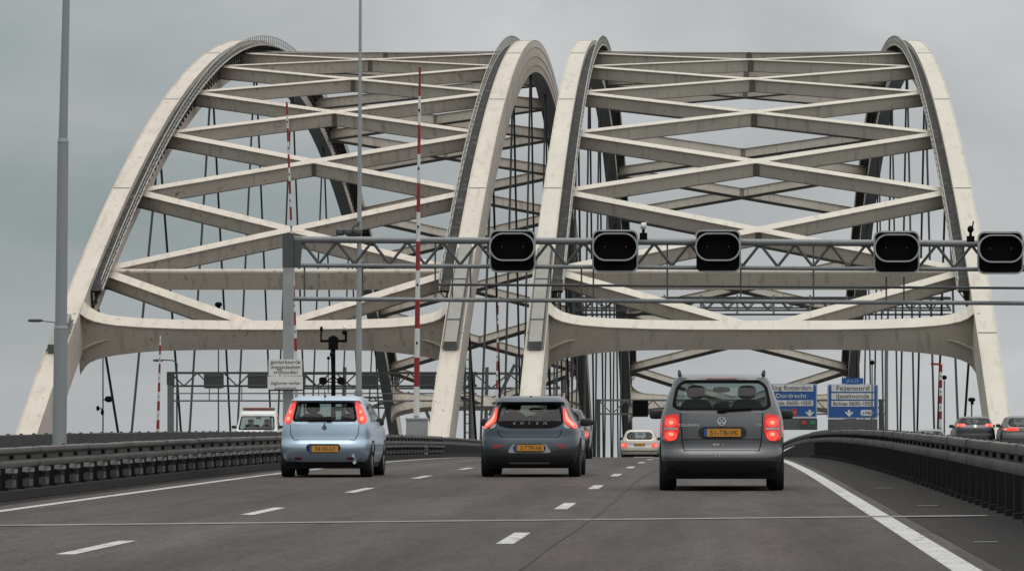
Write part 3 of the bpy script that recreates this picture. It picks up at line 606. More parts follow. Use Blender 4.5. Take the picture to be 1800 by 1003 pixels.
# ------------------------------------------------------------------ far gantries and lattice work
def lattice(mb, p, q, h, bay, r, depth=0, mi=0):
    p, q = Vector(p), Vector(q); Ln = (q-p).length; n = max(2, int(Ln/bay)); hz = Vector((0, 0, h))
    mb.bar(p, q, r*2.4, r*2.4, mi=mi); mb.bar(p+hz, q+hz, r*2.4, r*2.8, mi=mi)
    for i in range(n):
        a, b = p.lerp(q, i/n), p.lerp(q, (i+1)/n)
        if i % 2: mb.bar(a, b+hz, r*1.6, r*1.6, (0, 1, 0), mi)
        else: mb.bar(a+hz, b, r*1.6, r*1.6, (0, 1, 0), mi)
Y = 272; t = thing('far_gantry', 'distant grey lattice gantry with signal backs spanning the left bridge', 'gantry', at(300, 0, Y)[:2]+(zr(Y),))
mb = MB(); lattice(mb, at(300, 678, Y), at(838, 678, Y), 23*Y/F, .9, .055); mb.build('lattice', 'galvdark', t)
for px in (300, 829):
    mb = MB(); c = at(px, 0, Y); mb.box(c[0]-.2, c[0]+.2, Y-.2, Y+.2, zr(Y), at(0, 655, Y)[2]); mb.box(c[0]-.24, c[0]+.24, Y-.22, Y+.22, at(0, 676, Y)[2], at(0, 653, Y)[2], 1); mb.build('post', ['galv', 'galvdark'], t)
mb = MB(); mb.bar(at(300, 691, Y), at(838, 691, Y), .1, .08); mb.bar(at(300, 704, Y), at(838, 704, Y), .12, .11)
for px in (368, 425, 520, 560, 690, 780): mb.bar(at(px, 678, Y), at(px, 704, Y), .06, .06, (0, 1, 0))
mb.build('cable_tray', 'galv', t)
for px, lab in ((376, 'grey back of a lane signal on the far gantry, nearest its left post'), (453, 'grey back of a lane signal on the far gantry, above the white truck'), (520, 'grey back of a lane signal on the far gantry, right of the white text sign'), (648, 'grey back of a lane signal on the far gantry, just right of the pale mast'), (748, 'grey back of a lane signal on the far gantry, behind the tall thick boom')):
    c = at(px, 668, Y-.4); s = thing('lane_signal', lab, 'lane signal', (c[0], c[1], c[2]-.5), 'signal backs on the far gantry')
    mb = MB(); mb.prism(rrect(c[0], c[2], 1.32, 1.1, .12), Y-.65, Y-.25); mb.build('housing', 'galvdark', s)
    mb = MB(); mb.box(c[0]-.6, c[0]+.6, Y-.69, Y-.65, c[2]+.3, c[2]+.36); mb.box(c[0]-.6, c[0]+.6, Y-.69, Y-.65, c[2]-.38, c[2]-.32); mb.build('bracket', 'galv', s)
for px in (339,): pass
# lattice service gantry hung between the right bridge's ribs
Y = 296; t = thing('service_gantry', 'dark lattice service gantry hung across the right bridge above the portal', 'gantry', (2, Y, at(0, 548, Y)[2]))
mb = MB(); lattice(mb, at(1010, 545, Y), at(1672, 545, Y), 20*Y/F, .75, .06); lattice(mb, Vector(at(1010, 540, Y))+Vector((0, 1.2, 0)), Vector(at(1672, 540, Y))+Vector((0, 1.2, 0)), 18*Y/F, .75, .05); mb.build('lattice', 'galvdark', t)
mb = MB(); 
for px in range(1040, 1672, 64): mb.bar(at(px, 552, Y-.15), at(px, 518, Y-.15), .14, .1, (0, 1, 0))
mb.build('upright', 'galv', t)
mb = MB(); a = at(1010, 551, Y); b = at(1672, 551, Y); mb.box(a[0], b[0], Y-.1, Y+1.3, a[2]-.1, a[2]); mb.build('floor', 'grime', t)
# bascule-bridge frames far behind the left arch
Y = 575; t = thing('bascule_frame', 'dark lattice framework of a further bridge seen between the arch legs', 'bridge frame', (-40, Y, zr(Y)))
mb = MB(); lattice(mb, at(470, 682, Y), at(985, 682, Y), 26*Y/F, 2.4, .13); lattice(mb, at(600, 716, Y), at(985, 716, Y), 18*Y/F, 2.2, .11); mb.build('girder', 'galvdark', t)
for px in (600, 690, 775, 850, 910, 985):
    mb = MB(); c = at(px, 0, Y); mb.bar((c[0], Y, zr(Y)), at(px+6, 645, Y), .5, .5, (0, 1, 0)); mb.build('upright', 'galvdark', t)
for a, b in (((660, 770), (705, 655)), ((705, 770), (672, 640)), ((770, 770), (735, 690)), ((640, 720), (720, 690)), ((730, 690), (830, 720)), ((860, 730), (905, 640))):
    mb = MB(); mb.bar(at(*a, Y-1.2), at(*b, Y-1.2), .45, .45, (0, 1, 0)); mb.build('strut', 'galvdark', t)
def ladder_post(label, px0, px1, pyt, Y):
    a, b = at(px0, pyt, Y), at(px1, pyt, Y); t = thing('ladder_frame', label, 'ladder', ((a[0]+b[0])/2, Y, zr(Y)), 'ladder frames beside the arch legs')
    for xx in (a[0], b[0]): mb = MB(); mb.box(xx-.08, xx+.08, Y-.08, Y+.08, zr(Y), a[2]); mb.build('upright', 'galvdark', t)
    z = zr(Y)+.3; mb = MB()
    while z < a[2]: mb.box(a[0], b[0], Y-.04, Y+.04, z, z+.07); z += .6
    mb.build('rung', 'galvdark', t)
ladder_post('tall ladder frame right of the left bridge leg', 817, 826, 620, 262)
ladder_post('tall ladder frame left of the right bridge leg, between the bridges', 908, 918, 622, 258)

# blue direction signs on their own gantry inside the right bridge
Y = 330.0; k = Y/F
t = thing('sign_gantry', 'grey lattice gantry behind the grey van carrying the blue direction signs', 'gantry', (at(1548, 0, Y)[0], Y, zr(Y)))
mb = MB(); lattice(mb, at(1052, 727, Y), at(1555, 727, Y), 24*k, 1.1, .06); mb.build('lattice', 'galv', t)
for px in (1052, 1548): mb = MB(); c = at(px, 0, Y); mb.box(c[0]-.15, c[0]+.15, Y-.2, Y+.2, zr(Y), at(0, 701, Y)[2]); mb.build('post', 'galvdark', t)
s = thing('lane_signal', 'black square lane signal left of the grey van, before the far arch leg', 'lane signal', (at(1126, 0, Y)[0], Y-.5, at(0, 732, Y)[2]))
mb = MB(); c = at(1126, 717.5, Y); mb.prism(rrect(c[0], c[2], 28*k, 29*k, .1), Y-.75, Y-.3); mb.build('housing', 'black', s); mb = MB(); mb.ring(rrect(c[0], c[2], 28.5*k, 29.5*k, .12), rrect(c[0], c[2], 26.5*k, 27.5*k, .1), Y-.79, Y-.7); mb.build('edge_trim', 'galvdark', s)
def arrow(cx, cz, s):
    return [(cx, cz-s), (cx+s*1.05, cz+.05*s), (cx+s*.95, cz+s*.35), (cx+s*.3, cz-.02*s), (cx+s*.3, cz+s*.75), (cx-s*.3, cz+s*.75), (cx-s*.3, cz-.02*s), (cx-s*.95, cz+s*.35), (cx-s*1.05, cz+.05*s)]
def blue_sign(label, px0, px1, py0, py1, rows, arrow_x):
    a, b = at(px0, py0, Y), at(px1, py1, Y); y = Y-.7
    t = thing('direction_sign', label, 'road sign', ((a[0]+b[0])/2, y, b[2]), 'blue direction signs')
    mb = MB(); mb.prism(rrect((a[0]+b[0])/2, (a[2]+b[2])/2, b[0]-a[0], a[2]-b[2], .15), y, y+.12); mb.build('edge_trim', 'signgrey', t)
    mb = MB(); mb.prism(rrect((a[0]+b[0])/2, (a[2]+b[2])/2, b[0]-a[0]-.22, a[2]-b[2]-.2, .1), y-.02, y+.02); mb.build('panel', 'blue', t)
    for (py, h, txt, white) in rows:
        c = at((px0+px1)/2, py, Y)
        if white:
            mb = MB(); mb.box(a[0]+.33, b[0]-.33, y-.045, y-.015, c[2]-h*k/2, c[2]+h*k/2); mb.build('text_strip', 'signwhite', t)
        lettering('lettering', txt, h*k*1.0, c[0], y-.055, c[2], 'text' if white else 'signwhite', t, maxw=b[0]-a[0]-.95, sx=1.12, thick=.01)
    c = at(arrow_x, 725, Y); mb = MB(); mb.prism(arrow(c[0], c[2], .33), y-.04, y-.015); mb.build('arrow', 'signwhite', t)
    mb = MB(); q = at(0, py1+1, Y)[2]; mb.box(a[0]+.05, b[0]-.05, y-.05, y+.5, q-21*k, q); mb.build('display_box', 'darksteel', t)
    return t, y
t, y = blue_sign('blue direction sign reading Ring Rotterdam and Dordrecht, half hidden by the grey van', 1345, 1436, 674, 733, [(681.5, 12, 'Ring Rotterdam', True), (695.5, 11, 'Dordrecht', False), (708, 10, 'Breda 0600-1000', True)], 1423)
c = at(1396, 724, Y); mb = MB(); mb.prism(rrect(c[0], c[2], .42, .62, .06), y-.04, y-.015); mb.build('route_badge', 'redtag', t)
lettering('lettering', 'A16', .2, c[0], y-.05, c[2], 'signwhite', t)
c = at(1421, 744, Y); mb = MB(); mb.box(c[0]-.72, c[0]+.72, y-.09, y-.055, c[2]-.5, c[2]+.42); mb.build('lit_display', 'galvdark', t)
for dx, mm in ((-.38, 'led'), (.35, 'ledg')): mb = MB(); mb.box(c[0]+dx-.2, c[0]+dx+.2, y-.11, y-.095, c[2]-.05, c[2]+.25); mb.build('lit_symbol', mm, t)
t, y = blue_sign('blue direction sign reading Feijenoord and IJsselmonde, in full view right of the van', 1454, 1543, 675, 735, [(682, 12, 'Feijenoord', True), (696, 11, 'IJsselmonde', True), (709, 10, 'Bolnes 0600-1000', True)], 1492)
c = at(1523, 725, Y); mb = MB(); mb.prism(rrect(c[0], c[2], 1.05, .48, .2), y-.04, y-.015); mb.build('route_badge', 'signwhite', t); lettering('lettering', 's106', .36, c[0], y-.055, c[2], 'text', t, thick=.01)
a, b = at(1479, 664, Y), at(1517, 674.5, Y); t = thing('small_blue_sign', 'small blue plate standing on top of the Feijenoord sign', 'road sign', ((a[0]+b[0])/2, Y-.6, b[2]))
mb = MB(); mb.box(a[0], b[0], Y-.7, Y-.6, b[2], a[2]); mb.build('panel', 'blue', t); lettering('lettering', 'afrit 25', .36, (a[0]+b[0])/2, Y-.71, (a[2]+b[2])/2, 'signgrey', t, maxw=1.5)

# ------------------------------------------------------------------ cars
def inside(p, poly):
    x, y = p; c = False; n = len(poly)
    for i in range(n):
        (x1, y1), (x2, y2) = poly[i], poly[i-1]
        if (y1 > y) != (y2 > y) and x < (x2-x1)*(y-y1)/(y2-y1)+x1: c = not c
    return c
def resample(poly, step):
    o = []
    for i in range(len(poly)):
        (x1, y1), (x2, y2) = poly[i], poly[(i+1) % len(poly)]; n = max(1, int(math.hypot(x2-x1, y2-y1)/step))
        o += [(x1+(x2-x1)*j/n, y1+(y2-y1)*j/n) for j in range(n)]
    return o
def roundp(poly, it=2, rad=None):            # corner cutting by a fixed length, then smoothed
    rad = rad if rad else .05*it
    for k in range(2):
        o = []
        for i in range(len(poly)):
            (x1, y1), (x2, y2) = poly[i], poly[(i+1) % len(poly)]; L_ = math.hypot(x2-x1, y2-y1) or 1e-6; c = min(.3, rad/L_) if k == 0 else .25
            if k and L_ > rad*1.6: o += [(x1+(x2-x1)*rad*.3/L_, y1+(y2-y1)*rad*.3/L_), (x2-(x2-x1)*rad*.3/L_, y2-(y2-y1)*rad*.3/L_)]
            else: o += [(x1*(1-c)+x2*c, y1*(1-c)+y2*c), (x1*c+x2*(1-c), y1*c+y2*(1-c))]
        poly = o
    return poly
FR = [-.985, -.95, -.88, -.75, -.5, -.25, 0, .25, .5, .75, .88, .95, .985]
SG = [-.65, -.45, -.25, -.03, .03, .25, .45, .65]
class Shape:
    def __init__(s, rows, n=8):
        s.n = n; z = np.array([r[0] for r in rows]); s.zd = np.linspace(z[0], z[-1], 240); s.a = []
        for c in (1, 2, 3):
            v = np.interp(s.zd, z, [r[c] for r in rows]); k = np.ones(7)/7; vp = np.concatenate([[v[0]]*3, v, [v[-1]]*3]); s.a.append(np.convolve(vp, k, 'valid'))
    def g(s, z): return tuple(float(np.interp(z, s.zd, a)) for a in s.a)
    def rear(s, x, z, front=False):
        w_, a, b = s.g(z); l = (b-a)/2; u = max(0, 1-min(1, abs(x/w_))**s.n)**(1/s.n); return (a+b)/2+(l*u if front else -l*u)
    def side(s, y, z):
        w_, a, b = s.g(z); l = (b-a)/2; q = min(.98, abs((y-(a+b)/2)/l)); return w_*(1-q**s.n)**(1/s.n)
def car(name, label, X, Y, rows, win, sidez, body, detail, group='cars on the motorway', low=.3, n=8, dark='blacksat', gl='glass', wb=(.75, 3.3), wr=.31, cat='car', yaw=0, dz=0, sc=1):
    S = Shape(rows, n); sl = slope(Y+2); z00 = zr(Y)+dz; cy, sy = math.cos(R(yaw)), math.sin(R(yaw))
    xf = lambda p: (X+sc*(p[0]*cy-p[1]*sy), Y+sc*(p[0]*sy+p[1]*cy), z00+sc*(sl*p[1]+p[2]))
    t = thing(name, label, cat, (X, Y, z00), group)
    wz0, wz1 = min(p[1] for p in win), max(p[1] for p in win); h0, h1 = wz0-.05, wz1+.035
    zs = sorted(set([round(v, 4) for v in np.linspace(rows[0][0], rows[-1][0], 30)]+[h0, h1, sidez[0], sidez[1]]))
    zs = [z for i, z in enumerate(zs) if i == 0 or z-zs[i-1] > .008 or z in (h0, h1, sidez[0], sidez[1])]
    nF, nS = len(FR), len(SG); LN = 2*nF+2*nS; V = []
    for z in zs:
        w_, a, b = S.g(z); l = (b-a)/2; m_ = (a+b)/2
        V += [(f*w_, S.rear(f*w_, z), z) for f in FR]+[(w_*(1-abs(g)**n)**(1/n), m_+g*l, z) for g in SG]+[(f*w_, S.rear(f*w_, z, True), z) for f in reversed(FR)]+[(-w_*(1-abs(g)**n)**(1/n), m_+g*l, z) for g in reversed(SG)]
    fs, mi, gs, gw = [], [], [], []
    for j in range(len(zs)-1):
        zc = (zs[j]+zs[j+1])/2
        for i in range(LN):
            q = (j*LN+i, j*LN+(i+1) % LN, (j+1)*LN+(i+1) % LN, (j+1)*LN+i)
            if 1 <= i < nF-2 and h0-.001 < zc < h1+.001: continue
            sd = (nF <= i < nF+nS-1, 2*nF+nS <= i < 2*nF+2*nS-1); kk = i-nF if sd[0] else i-(2*nF+nS)
            if any(sd) and kk != 3 and sidez[0] < zc < sidez[1]: gs.append(q); continue
            if nF+nS+1 <= i < 2*nF+nS-2 and sidez[0] < zc < sidez[1]: gw.append(q); continue
            fs.append(q); mi.append(1 if zc < low else 0)
    top = (len(zs)-1)*LN; fs.append(tuple(range(top, top+LN))); mi.append(0); fs.append(tuple(range(LN-1, -1, -1))); mi.append(1)
    mb = MB(xf); mb.v = [xf(p) for p in V]; mb.f = fs; mb.m = mi
    def patch(mb, outline, hole=None, off=0.0, step=.05, mi=0, skirt=0, front=False):
        ol = resample(outline, step); P = list(ol); E = [(i, (i+1) % len(ol)) for i in range(len(ol))]
        if hole:
            hl = resample(hole, step); k0 = len(P); P += hl; E += [(k0+i, k0+(i+1) % len(hl)) for i in range(len(hl))]
        xs = [p[0] for p in ol]; zz = [p[1] for p in ol]
        for gx in np.arange(min(xs)+step/2, max(xs), step*1.2):
            for gz_ in np.arange(min(zz)+step/2, max(zz), step*1.2):
                if inside((gx, gz_), outline) and not (hole and inside((gx, gz_), hole)): P.append((gx, gz_))
        r = geometry.delaunay_2d_cdt([Vector(p) for p in P], E, [], 0, 1e-5); vv = [tuple(p) for p in r[0]]
        tri = [f for f in r[2] if inside((sum(vv[i][0] for i in f)/3, sum(vv[i][1] for i in f)/3), outline) and not (hole and inside((sum(vv[i][0] for i in f)/3, sum(vv[i][1] for i in f)/3), hole))]
        sg = 1 if front else -1
        cl_ = lambda x, z: max(-.986*S.g(z)[0], min(.986*S.g(z)[0], x))
        mb.add([(cl_(x, z), S.rear(cl_(x, z), z, front)+sg*off, z) for x, z in vv], tri, mi)
        if skirt:
            ol = [(cl_(x, z), z) for x, z in ol]; vs = [(x, S.rear(x, z, front)+sg*off, z) for x, z in ol]+[(x, S.rear(x, z, front)+sg*(off-skirt), z) for x, z in ol]; n_ = len(ol)
            mb.add(vs, [(i, (i+1) % n_, n_+(i+1) % n_, n_+i) for i in range(n_)], mi)
    j0, j1 = zs.index(h0), zs.index(h1)
    outer = [(V[j0*LN+i][0], V[j0*LN+i][2]) for i in range(1, nF-1)]+[(V[j*LN+nF-2][0], V[j*LN+nF-2][2]) for j in range(j0+1, j1)]+[(V[j1*LN+i][0], V[j1*LN+i][2]) for i in range(nF-2, 0, -1)]+[(V[j*LN+1][0], V[j*LN+1][2]) for j in range(j1-1, j0, -1)]
    patch(mb, outer, win, 0, .09)
    o = mb.build('body', [body, dark], t, 38)
    def pm(nm, m_, outline, off=.008, parent=t, skirt=.02, hole=None, label=None, front=False):
        q = MB(xf); patch(q, outline, hole, off, .05, 0, skirt, front); return q.build(nm, m_, parent, 40, label=label)
    q = MB(xf); patch(q, win, None, -.004, .06); q.build('rear_window' if name != 'truck' else 'windscreen', gl, t, 40)
    cxw = sum(p[0] for p in win)/len(win); czw = (wz0+wz1)/2
    inner = [(cxw+(x-cxw)*.93, czw+(z-czw)*.86) for x, z in win]
    q = MB(xf); patch(q, win, inner, .004, .05); q.build('window_seal', 'black', t)
    for nm, lst in (('side_window', gs), ('windscreen' if name != 'truck' else 'back_window', gw)):
        if lst:
            q = MB(xf); q.v = [xf((p[0]*.994, p[1], p[2])) for p in V]; q.f = lst; q.m = [0]*len(lst); q.build(nm, gl, t, 40)
    # wheels, arches
    wv = S.g(.35)[0]
    for sg in (-1, 1):
        for yw in wb:
            q = MB(xf); pts = []; k = 22
            for i in range(k): a = 2*math.pi*i/k; y, z = yw+(wr+.07)*math.cos(a), wr+(wr+.07)*math.sin(a); z = max(z, rows[0][0]); pts.append((sg*(S.side(y, z)+.006), y, z))
            q.add([(sg*(S.side(yw, wr+.1)+.006), yw, wr+.1)]+pts, [(0, 1+i, 1+(i+1) % k) for i in range(k)]); q.build('wheel_arch', 'black', t)
            xo_ = sg*(wv+.014); xi_ = sg*(wv-.20)
            q = MB(xf); prof = [(xi_, wr*.7), (xi_, wr*.96), (xi_+sg*.02, wr), (xo_-sg*.02, wr), (xo_, wr*.95), (xo_, wr*.70), (xo_-sg*.03, wr*.66)]; k = 24; vs = []
            for i in range(k):
                a = 2*math.pi*i/k; vs += [(px, yw+r_*math.cos(a), wr+r_*math.sin(a)) for px, r_ in prof]
            m_ = len(prof); q.add(vs, [(i*m_+j, i*m_+j+1, ((i+1) % k)*m_+j+1, ((i+1) % k)*m_+j) for i in range(k) for j in range(m_-1)]); wo = q.build('wheel', 'tyre', t, 40)
            q = MB(xf); q.tube((xo_-sg*.09, yw, wr), (xo_-sg*.04, yw, wr), wr*.66, wr*.66, 20)
            for i in range(5):
                a = 2*math.pi*i/5+.3; q.bar((xo_-sg*.02, yw, wr), (xo_-sg*.025, yw+wr*.66*math.cos(a), wr+wr*.66*math.sin(a)), .07, .03, (1, 0, 0))
            q.build('rim', 'rim', wo)
    mz_ = detail.get('mirror', (sidez[0]+.08, .19)); ym = detail.get('mirror_y', S.g(mz_[0])[2]-.85)
    for sg in (-1, 1):
        q = MB(xf); xs_ = S.side(ym, mz_[0])+detail.get('mirror_out', 0); q.blob((sg*(xs_+mz_[1]/2+.01), ym, mz_[0]), (mz_[1], .14, .145), 4); q.bar((sg*(xs_-.08), ym+.04, mz_[0]-.05), (sg*(xs_+.06), ym+.02, mz_[0]-.04), .06, .04); q.build('wing_mirror', detail.get('mirror_mat', 'blacksat'), t, 50)
    for sg in (-1, 1):
        q = MB(xf); x = sg*.37; y = detail.get('seat_y', 1.75); zb = detail.get('seat_z', wz0-.02)
        q.blob((x, y, zb-.2), (.50, .14, .75), 3.5); q.blob((x, y+.02, zb+.27), (.27, .10, .2), 3); q.build('front_seat', 'seat', t, 50)
    q = MB(xf); zb = detail.get('seat_z', wz0-.02); y = detail.get('seat_y', 1.75)-.8
    for x in (-.42, 0, .42): q.blob((x, y, zb+.04), (.24, .09, .14), 3)
    q.blob((0, y, zb-.28), (1.25, .14, .6), 5); q.build('rear_seat', 'seat', t, 50)
    q = MB(xf); yf_ = S.g(sidez[0])[2]; q.box(-.62, .62, .25, yf_-.2, .32, .42); q.blob((0, yf_-.45, sidez[0]-.06), (1.25, .5, .2), 4); q.blob((0, yf_-.75, sidez[1]-.09), (.26, .05, .08), 3); q.tube((-.37-.17, yf_-.75, sidez[0]+.0), (-.37+.17, yf_-.75, sidez[0]+.0), .03); q.build('dashboard', 'seat', t, 50)
    return t, S, xf, pm, o
def plate(t, S, xf, cx, z, text, w_=.52, h=.11):
    y = min(S.rear(cx-w_/2, z), S.rear(cx+w_/2, z), S.rear(cx, z-h/2), S.rear(cx, z+h/2))-.012
    mb = MB(xf); mb.box(cx-w_/2+.045, cx+w_/2, y-.012, y+.05, z-h/2, z+h/2); mb.box(cx-w_/2, cx-w_/2+.045, y-.012, y+.05, z-h/2, z+h/2, 1); p = mb.build('licence_plate', ['plate', 'eublue'], t)
    lettering('plate_text', text, .098, cx+.024, y-.014, z, 'text', p, xf=xf, thick=.002, maxw=.43)
def circ(cx, cz, r, rz=None, k=14): return [(cx+r*math.cos(2*math.pi*i/k), cz+(rz or r)*math.sin(2*math.pi*i/k)) for i in range(k)]
mir = lambda p: [(-x, z) for x, z in reversed(p)]

# --- grey people carrier
P = paint('dark_grey_paint', (.115, .115, .12))
rows = [(.17, .80, .22, 4.1), (.24, .84, .17, 4.2), (.34, .868, .07, 4.3), (.42, .88, .01, 4.36), (.48, .886, 0, 4.38), (.52, .888, .01, 4.38), (.575, .888, .065, 4.37), (.62, .885, .09, 4.36), (.72, .888, .09, 4.33), (.88, .885, .095, 4.26), (.98, .878, .11, 4.05), (1.06, .862, .13, 3.75), (1.12, .845, .15, 3.55), (1.25, .80, .21, 3.2), (1.4, .745, .29, 2.85), (1.52, .70, .36, 2.55), (1.585, .67, .36, 2.3), (1.62, .625, .40, 2.1), (1.645, .52, .6, 1.9)]
win = roundp([(-.70, 1.135), (.70, 1.135), (.69, 1.30), (.62, 1.565), (-.62, 1.565), (-.69, 1.30)], 2, .09)
t, S, xf, pm, bo = car('people_carrier', 'dark grey people carrier with roof rails and round brake lights, in the right lane', .085, 56.0, rows, win, (1.12, 1.53), P, dict(mirror=(1.08, .2), mirror_y=3.0, seat_y=1.9, seat_z=1.13), low=.40)
for sg in (-1, 1):
    cl = roundp([(-.885, .70), (-.60, .70), (-.60, 1.07), (-.64, 1.09), (-.83, 1.06), (-.872, .98)], 2)
    if sg > 0: cl = mir(cl)
    b = pm('tail_light', 'lit2', cl, .006, skirt=.02)
    pm('brake_lens', 'lit', roundp([(sg*-.715-.085, .90), (sg*-.715+.085, .90), (sg*-.715+.085, 1.035), (sg*-.715-.085, 1.035)], 1), .016, b); pm('brake_lens', 'lit', roundp([(sg*-.715-.09, .71), (sg*-.715+.09, .71), (sg*-.715+.085, .85), (sg*-.715-.085, .85)], 1), .016, b)
    pm('hot_lens', 'hot', circ(sg*-.715, .965, .036, .028), .022, b); pm('hot_lens', 'hot', circ(sg*-.715, .80, .038, .026), .022, b); pm('reversing_lens', 'lens', [(sg*-.715-.09, .86), (sg*-.715+.09, .86), (sg*-.715+.09, .89), (sg*-.715-.09, .89)], .018, b)
    mb = MB(xf); mb.path([(sg*.60, .55, 1.625), (sg*.605, .6, 1.675), (sg*.61, 1.4, 1.70), (sg*.60, 2.2, 1.66)], .02, 8); mb.build('roof_rail', 'blacksat', t, 50)
pm('plate_recess', 'blacksat', roundp([(-.33, .735), (.35, .735), (.35, .905), (-.33, .905)], 1), .004)
plate(t, S, xf, .01, .82, '51-TB-VK')
y = S.rear(0, .98)-.012; mb = MB(xf)
mb.ring(circ(0, .98, .062, k=24), circ(0, .98, .052, k=24), y-.012, y+.02)
for p, q in (((-.034, .047), (-.004, .006)), ((.034, .047), (.004, .006)), ((-.05, .012), (-.024, -.044)), ((-.024, -.044), (0, .004)), ((0, .004), (.024, -.044)), ((.024, -.044), (.05, .012))): mb.bar((p[0], y-.004, .98+p[1]), (q[0], y-.004, .98+q[1]), .013, .014, (0, 1, 0))
mb.build('emblem', 'chrome', t)
lettering('badge_lettering', 'TOURAN', .055, -.47, S.rear(-.47, .925)-.008, .925, 'chrome', t, xf=xf, sx=1.3); lettering('badge_lettering', 'TDI', .05, .52, S.rear(.52, .925)-.008, .925, 'chrome', t, xf=xf)
mb = MB(xf); yy = S.rear(.1, 1.16)-.03; mb.bar((-.02, yy, 1.125), (.42, yy+.01, 1.155), .03, .02); mb.blob((0, yy+.01, 1.115), (.14, .05, .05), 3); mb.build('wiper', 'black', t)
pm('third_brake_light', 'reflector', [(-.22, 1.578), (.22, 1.578), (.22, 1.594), (-.22, 1.594)], .006)
seam_m = 'black'
def seam(t, xf, S, pts, wd=.006):
    mb = MB(xf); ps = resample(pts+[pts[0]], .05)[:-1]
    n_ = len(resample(pts, .05)); pp = []
    for (x1, z1), (x2, z2) in zip(pts[:-1], pts[1:]):
        k = max(1, int(math.hypot(x2-x1, z2-z1)/.05)); pp += [(x1+(x2-x1)*i/k, z1+(z2-z1)*i/k) for i in range(k)]
    pp.append(pts[-1]); mb.path([(x, S.rear(x, z)+.001, z) for x, z in pp], wd, 5); mb.build('panel_seam', 'black', t)
seam(t, xf, S, [(-.58, 1.1), (-.56, .7), (-.53, .57), (.53, .57), (.56, .7), (.58, 1.1)]); seam(t, xf, S, [(-.56, .725), (.56, .725)], .005)
mb = MB(xf)
for x, z, w2 in ((-.1, .655, .05), (-.05, .655, .03), (.02, .655, .012), (-.09, .50, .02), (-.03, .50, .015)): mb.box(x-w2/2, x+w2/2, S.rear(x, z)-.006, S.rear(x, z)+.02, z-.015, z+.015)
mb.build('sticker', 'lens', t)
mb = MB(xf); mb.box(-.78, .78, .15, .3, .17, .30); mb.tube((-.5, .12, .22), (-.5, .5, .22), .035); mb.build('underside', 'black', t)

# --- light blue hatchback
P2 = paint('light_blue_paint', (.42, .53, .645), .55, .33)
rows = [(.17, .74, .2, 3.8), (.25, .77, .18, 3.9), (.36, .81, .08, 3.97), (.46, .83, .015, 4.02), (.52, .835, 0, 4.03), (.60, .838, .01, 4.03), (.645, .835, .05, 4.02), (.68, .83, .075, 4.0), (.85, .825, .09, 3.92), (.95, .805, .11, 3.6), (1.02, .785, .14, 3.25), (1.15, .74, .21, 2.95), (1.28, .69, .29, 2.65), (1.35, .66, .33, 2.4), (1.36, .655, .20, 2.35), (1.375, .645, .20, 2.3), (1.42, .62, .27, 2.2), (1.455, .58, .34, 2.05), (1.47, .50, .6, 1.8)]
win = roundp([(-.59, 1.005), (.59, 1.005), (.565, 1.15), (.525, 1.35), (-.525, 1.35), (-.565, 1.15)], 1, .04)
t, S, xf, pm, bo = car('hatchback', 'light blue hatchback in the left lane, brake lights tall beside its rear window', -6.70, 68.1, rows, win, (1.0, 1.33), P2, dict(mirror=(1.0, .13), mirror_y=2.55, mirror_out=-.06, seat_y=1.7, seat_z=.99), low=.27, wr=.30, wb=(.68, 3.2), sc=.95)
for sg in (-1, 1):
    cl = roundp([(-.775, .97), (-.60, .97), (-.575, 1.15), (-.545, 1.32), (-.555, 1.37), (-.62, 1.33), (-.70, 1.17)], 2)
    if sg > 0: cl = mir(cl)
    b = pm('tail_light', 'lit', cl, .012)
    pm('hot_lens', 'hot', circ(sg*-.665, 1.06, .03, .042), .02, b); pm('hot_lens', 'hot', circ(sg*-.635, 1.18, .024, .036), .02, b)
    pm('rear_reflector', 'reflector', roundp([(sg*.47-.075, .315), (sg*.47+.075, .315), (sg*.47+.07, .36), (sg*.47-.07, .365)], 1), .008)
pm('plate_recess', 'blacksat', roundp([(-.31, .45), (.29, .45), (.31, .605), (-.33, .605)], 1), .004)
plate(t, S, xf, 0, .515, '54-SR-LP')
seam(t, xf, S, [(-.62, .96), (-.61, .78), (-.55, .68), (.55, .68), (.61, .78), (.62, .96)])
y = S.rear(0, .90)-.012; mb = MB(xf); mb.prism(circ(0, .895, .042, k=16), y, y+.03); mb.prism(circ(0, .955, .012, .03, 8), y, y+.03); mb.build('emblem', 'darksteel', t)
mb = MB(xf); yy = S.rear(0, 1.03)-.03; mb.bar((-.3, yy, 1.03), (.1, yy, 1.04), .03, .02); mb.blob((.08, yy, 1.03), (.12, .05, .05), 3); mb.build('wiper', 'black', t)
mb = MB(xf); mb.tube((-.02, .45, 1.43), (-.02, .3, 1.58), .012, .006, 6); mb.blob((-.02, .46, 1.455), (.05, .1, .04), 2.5); mb.build('aerial', 'black', t)
mb = MB(xf); mb.tube((.55, .0, .27), (.55, .3, .27), .03); mb.build('exhaust', 'chrome', t)
mb = MB(xf); mb.box(-.72, .72, .15, .3, .16, .28); mb.build('underside', 'black', t)

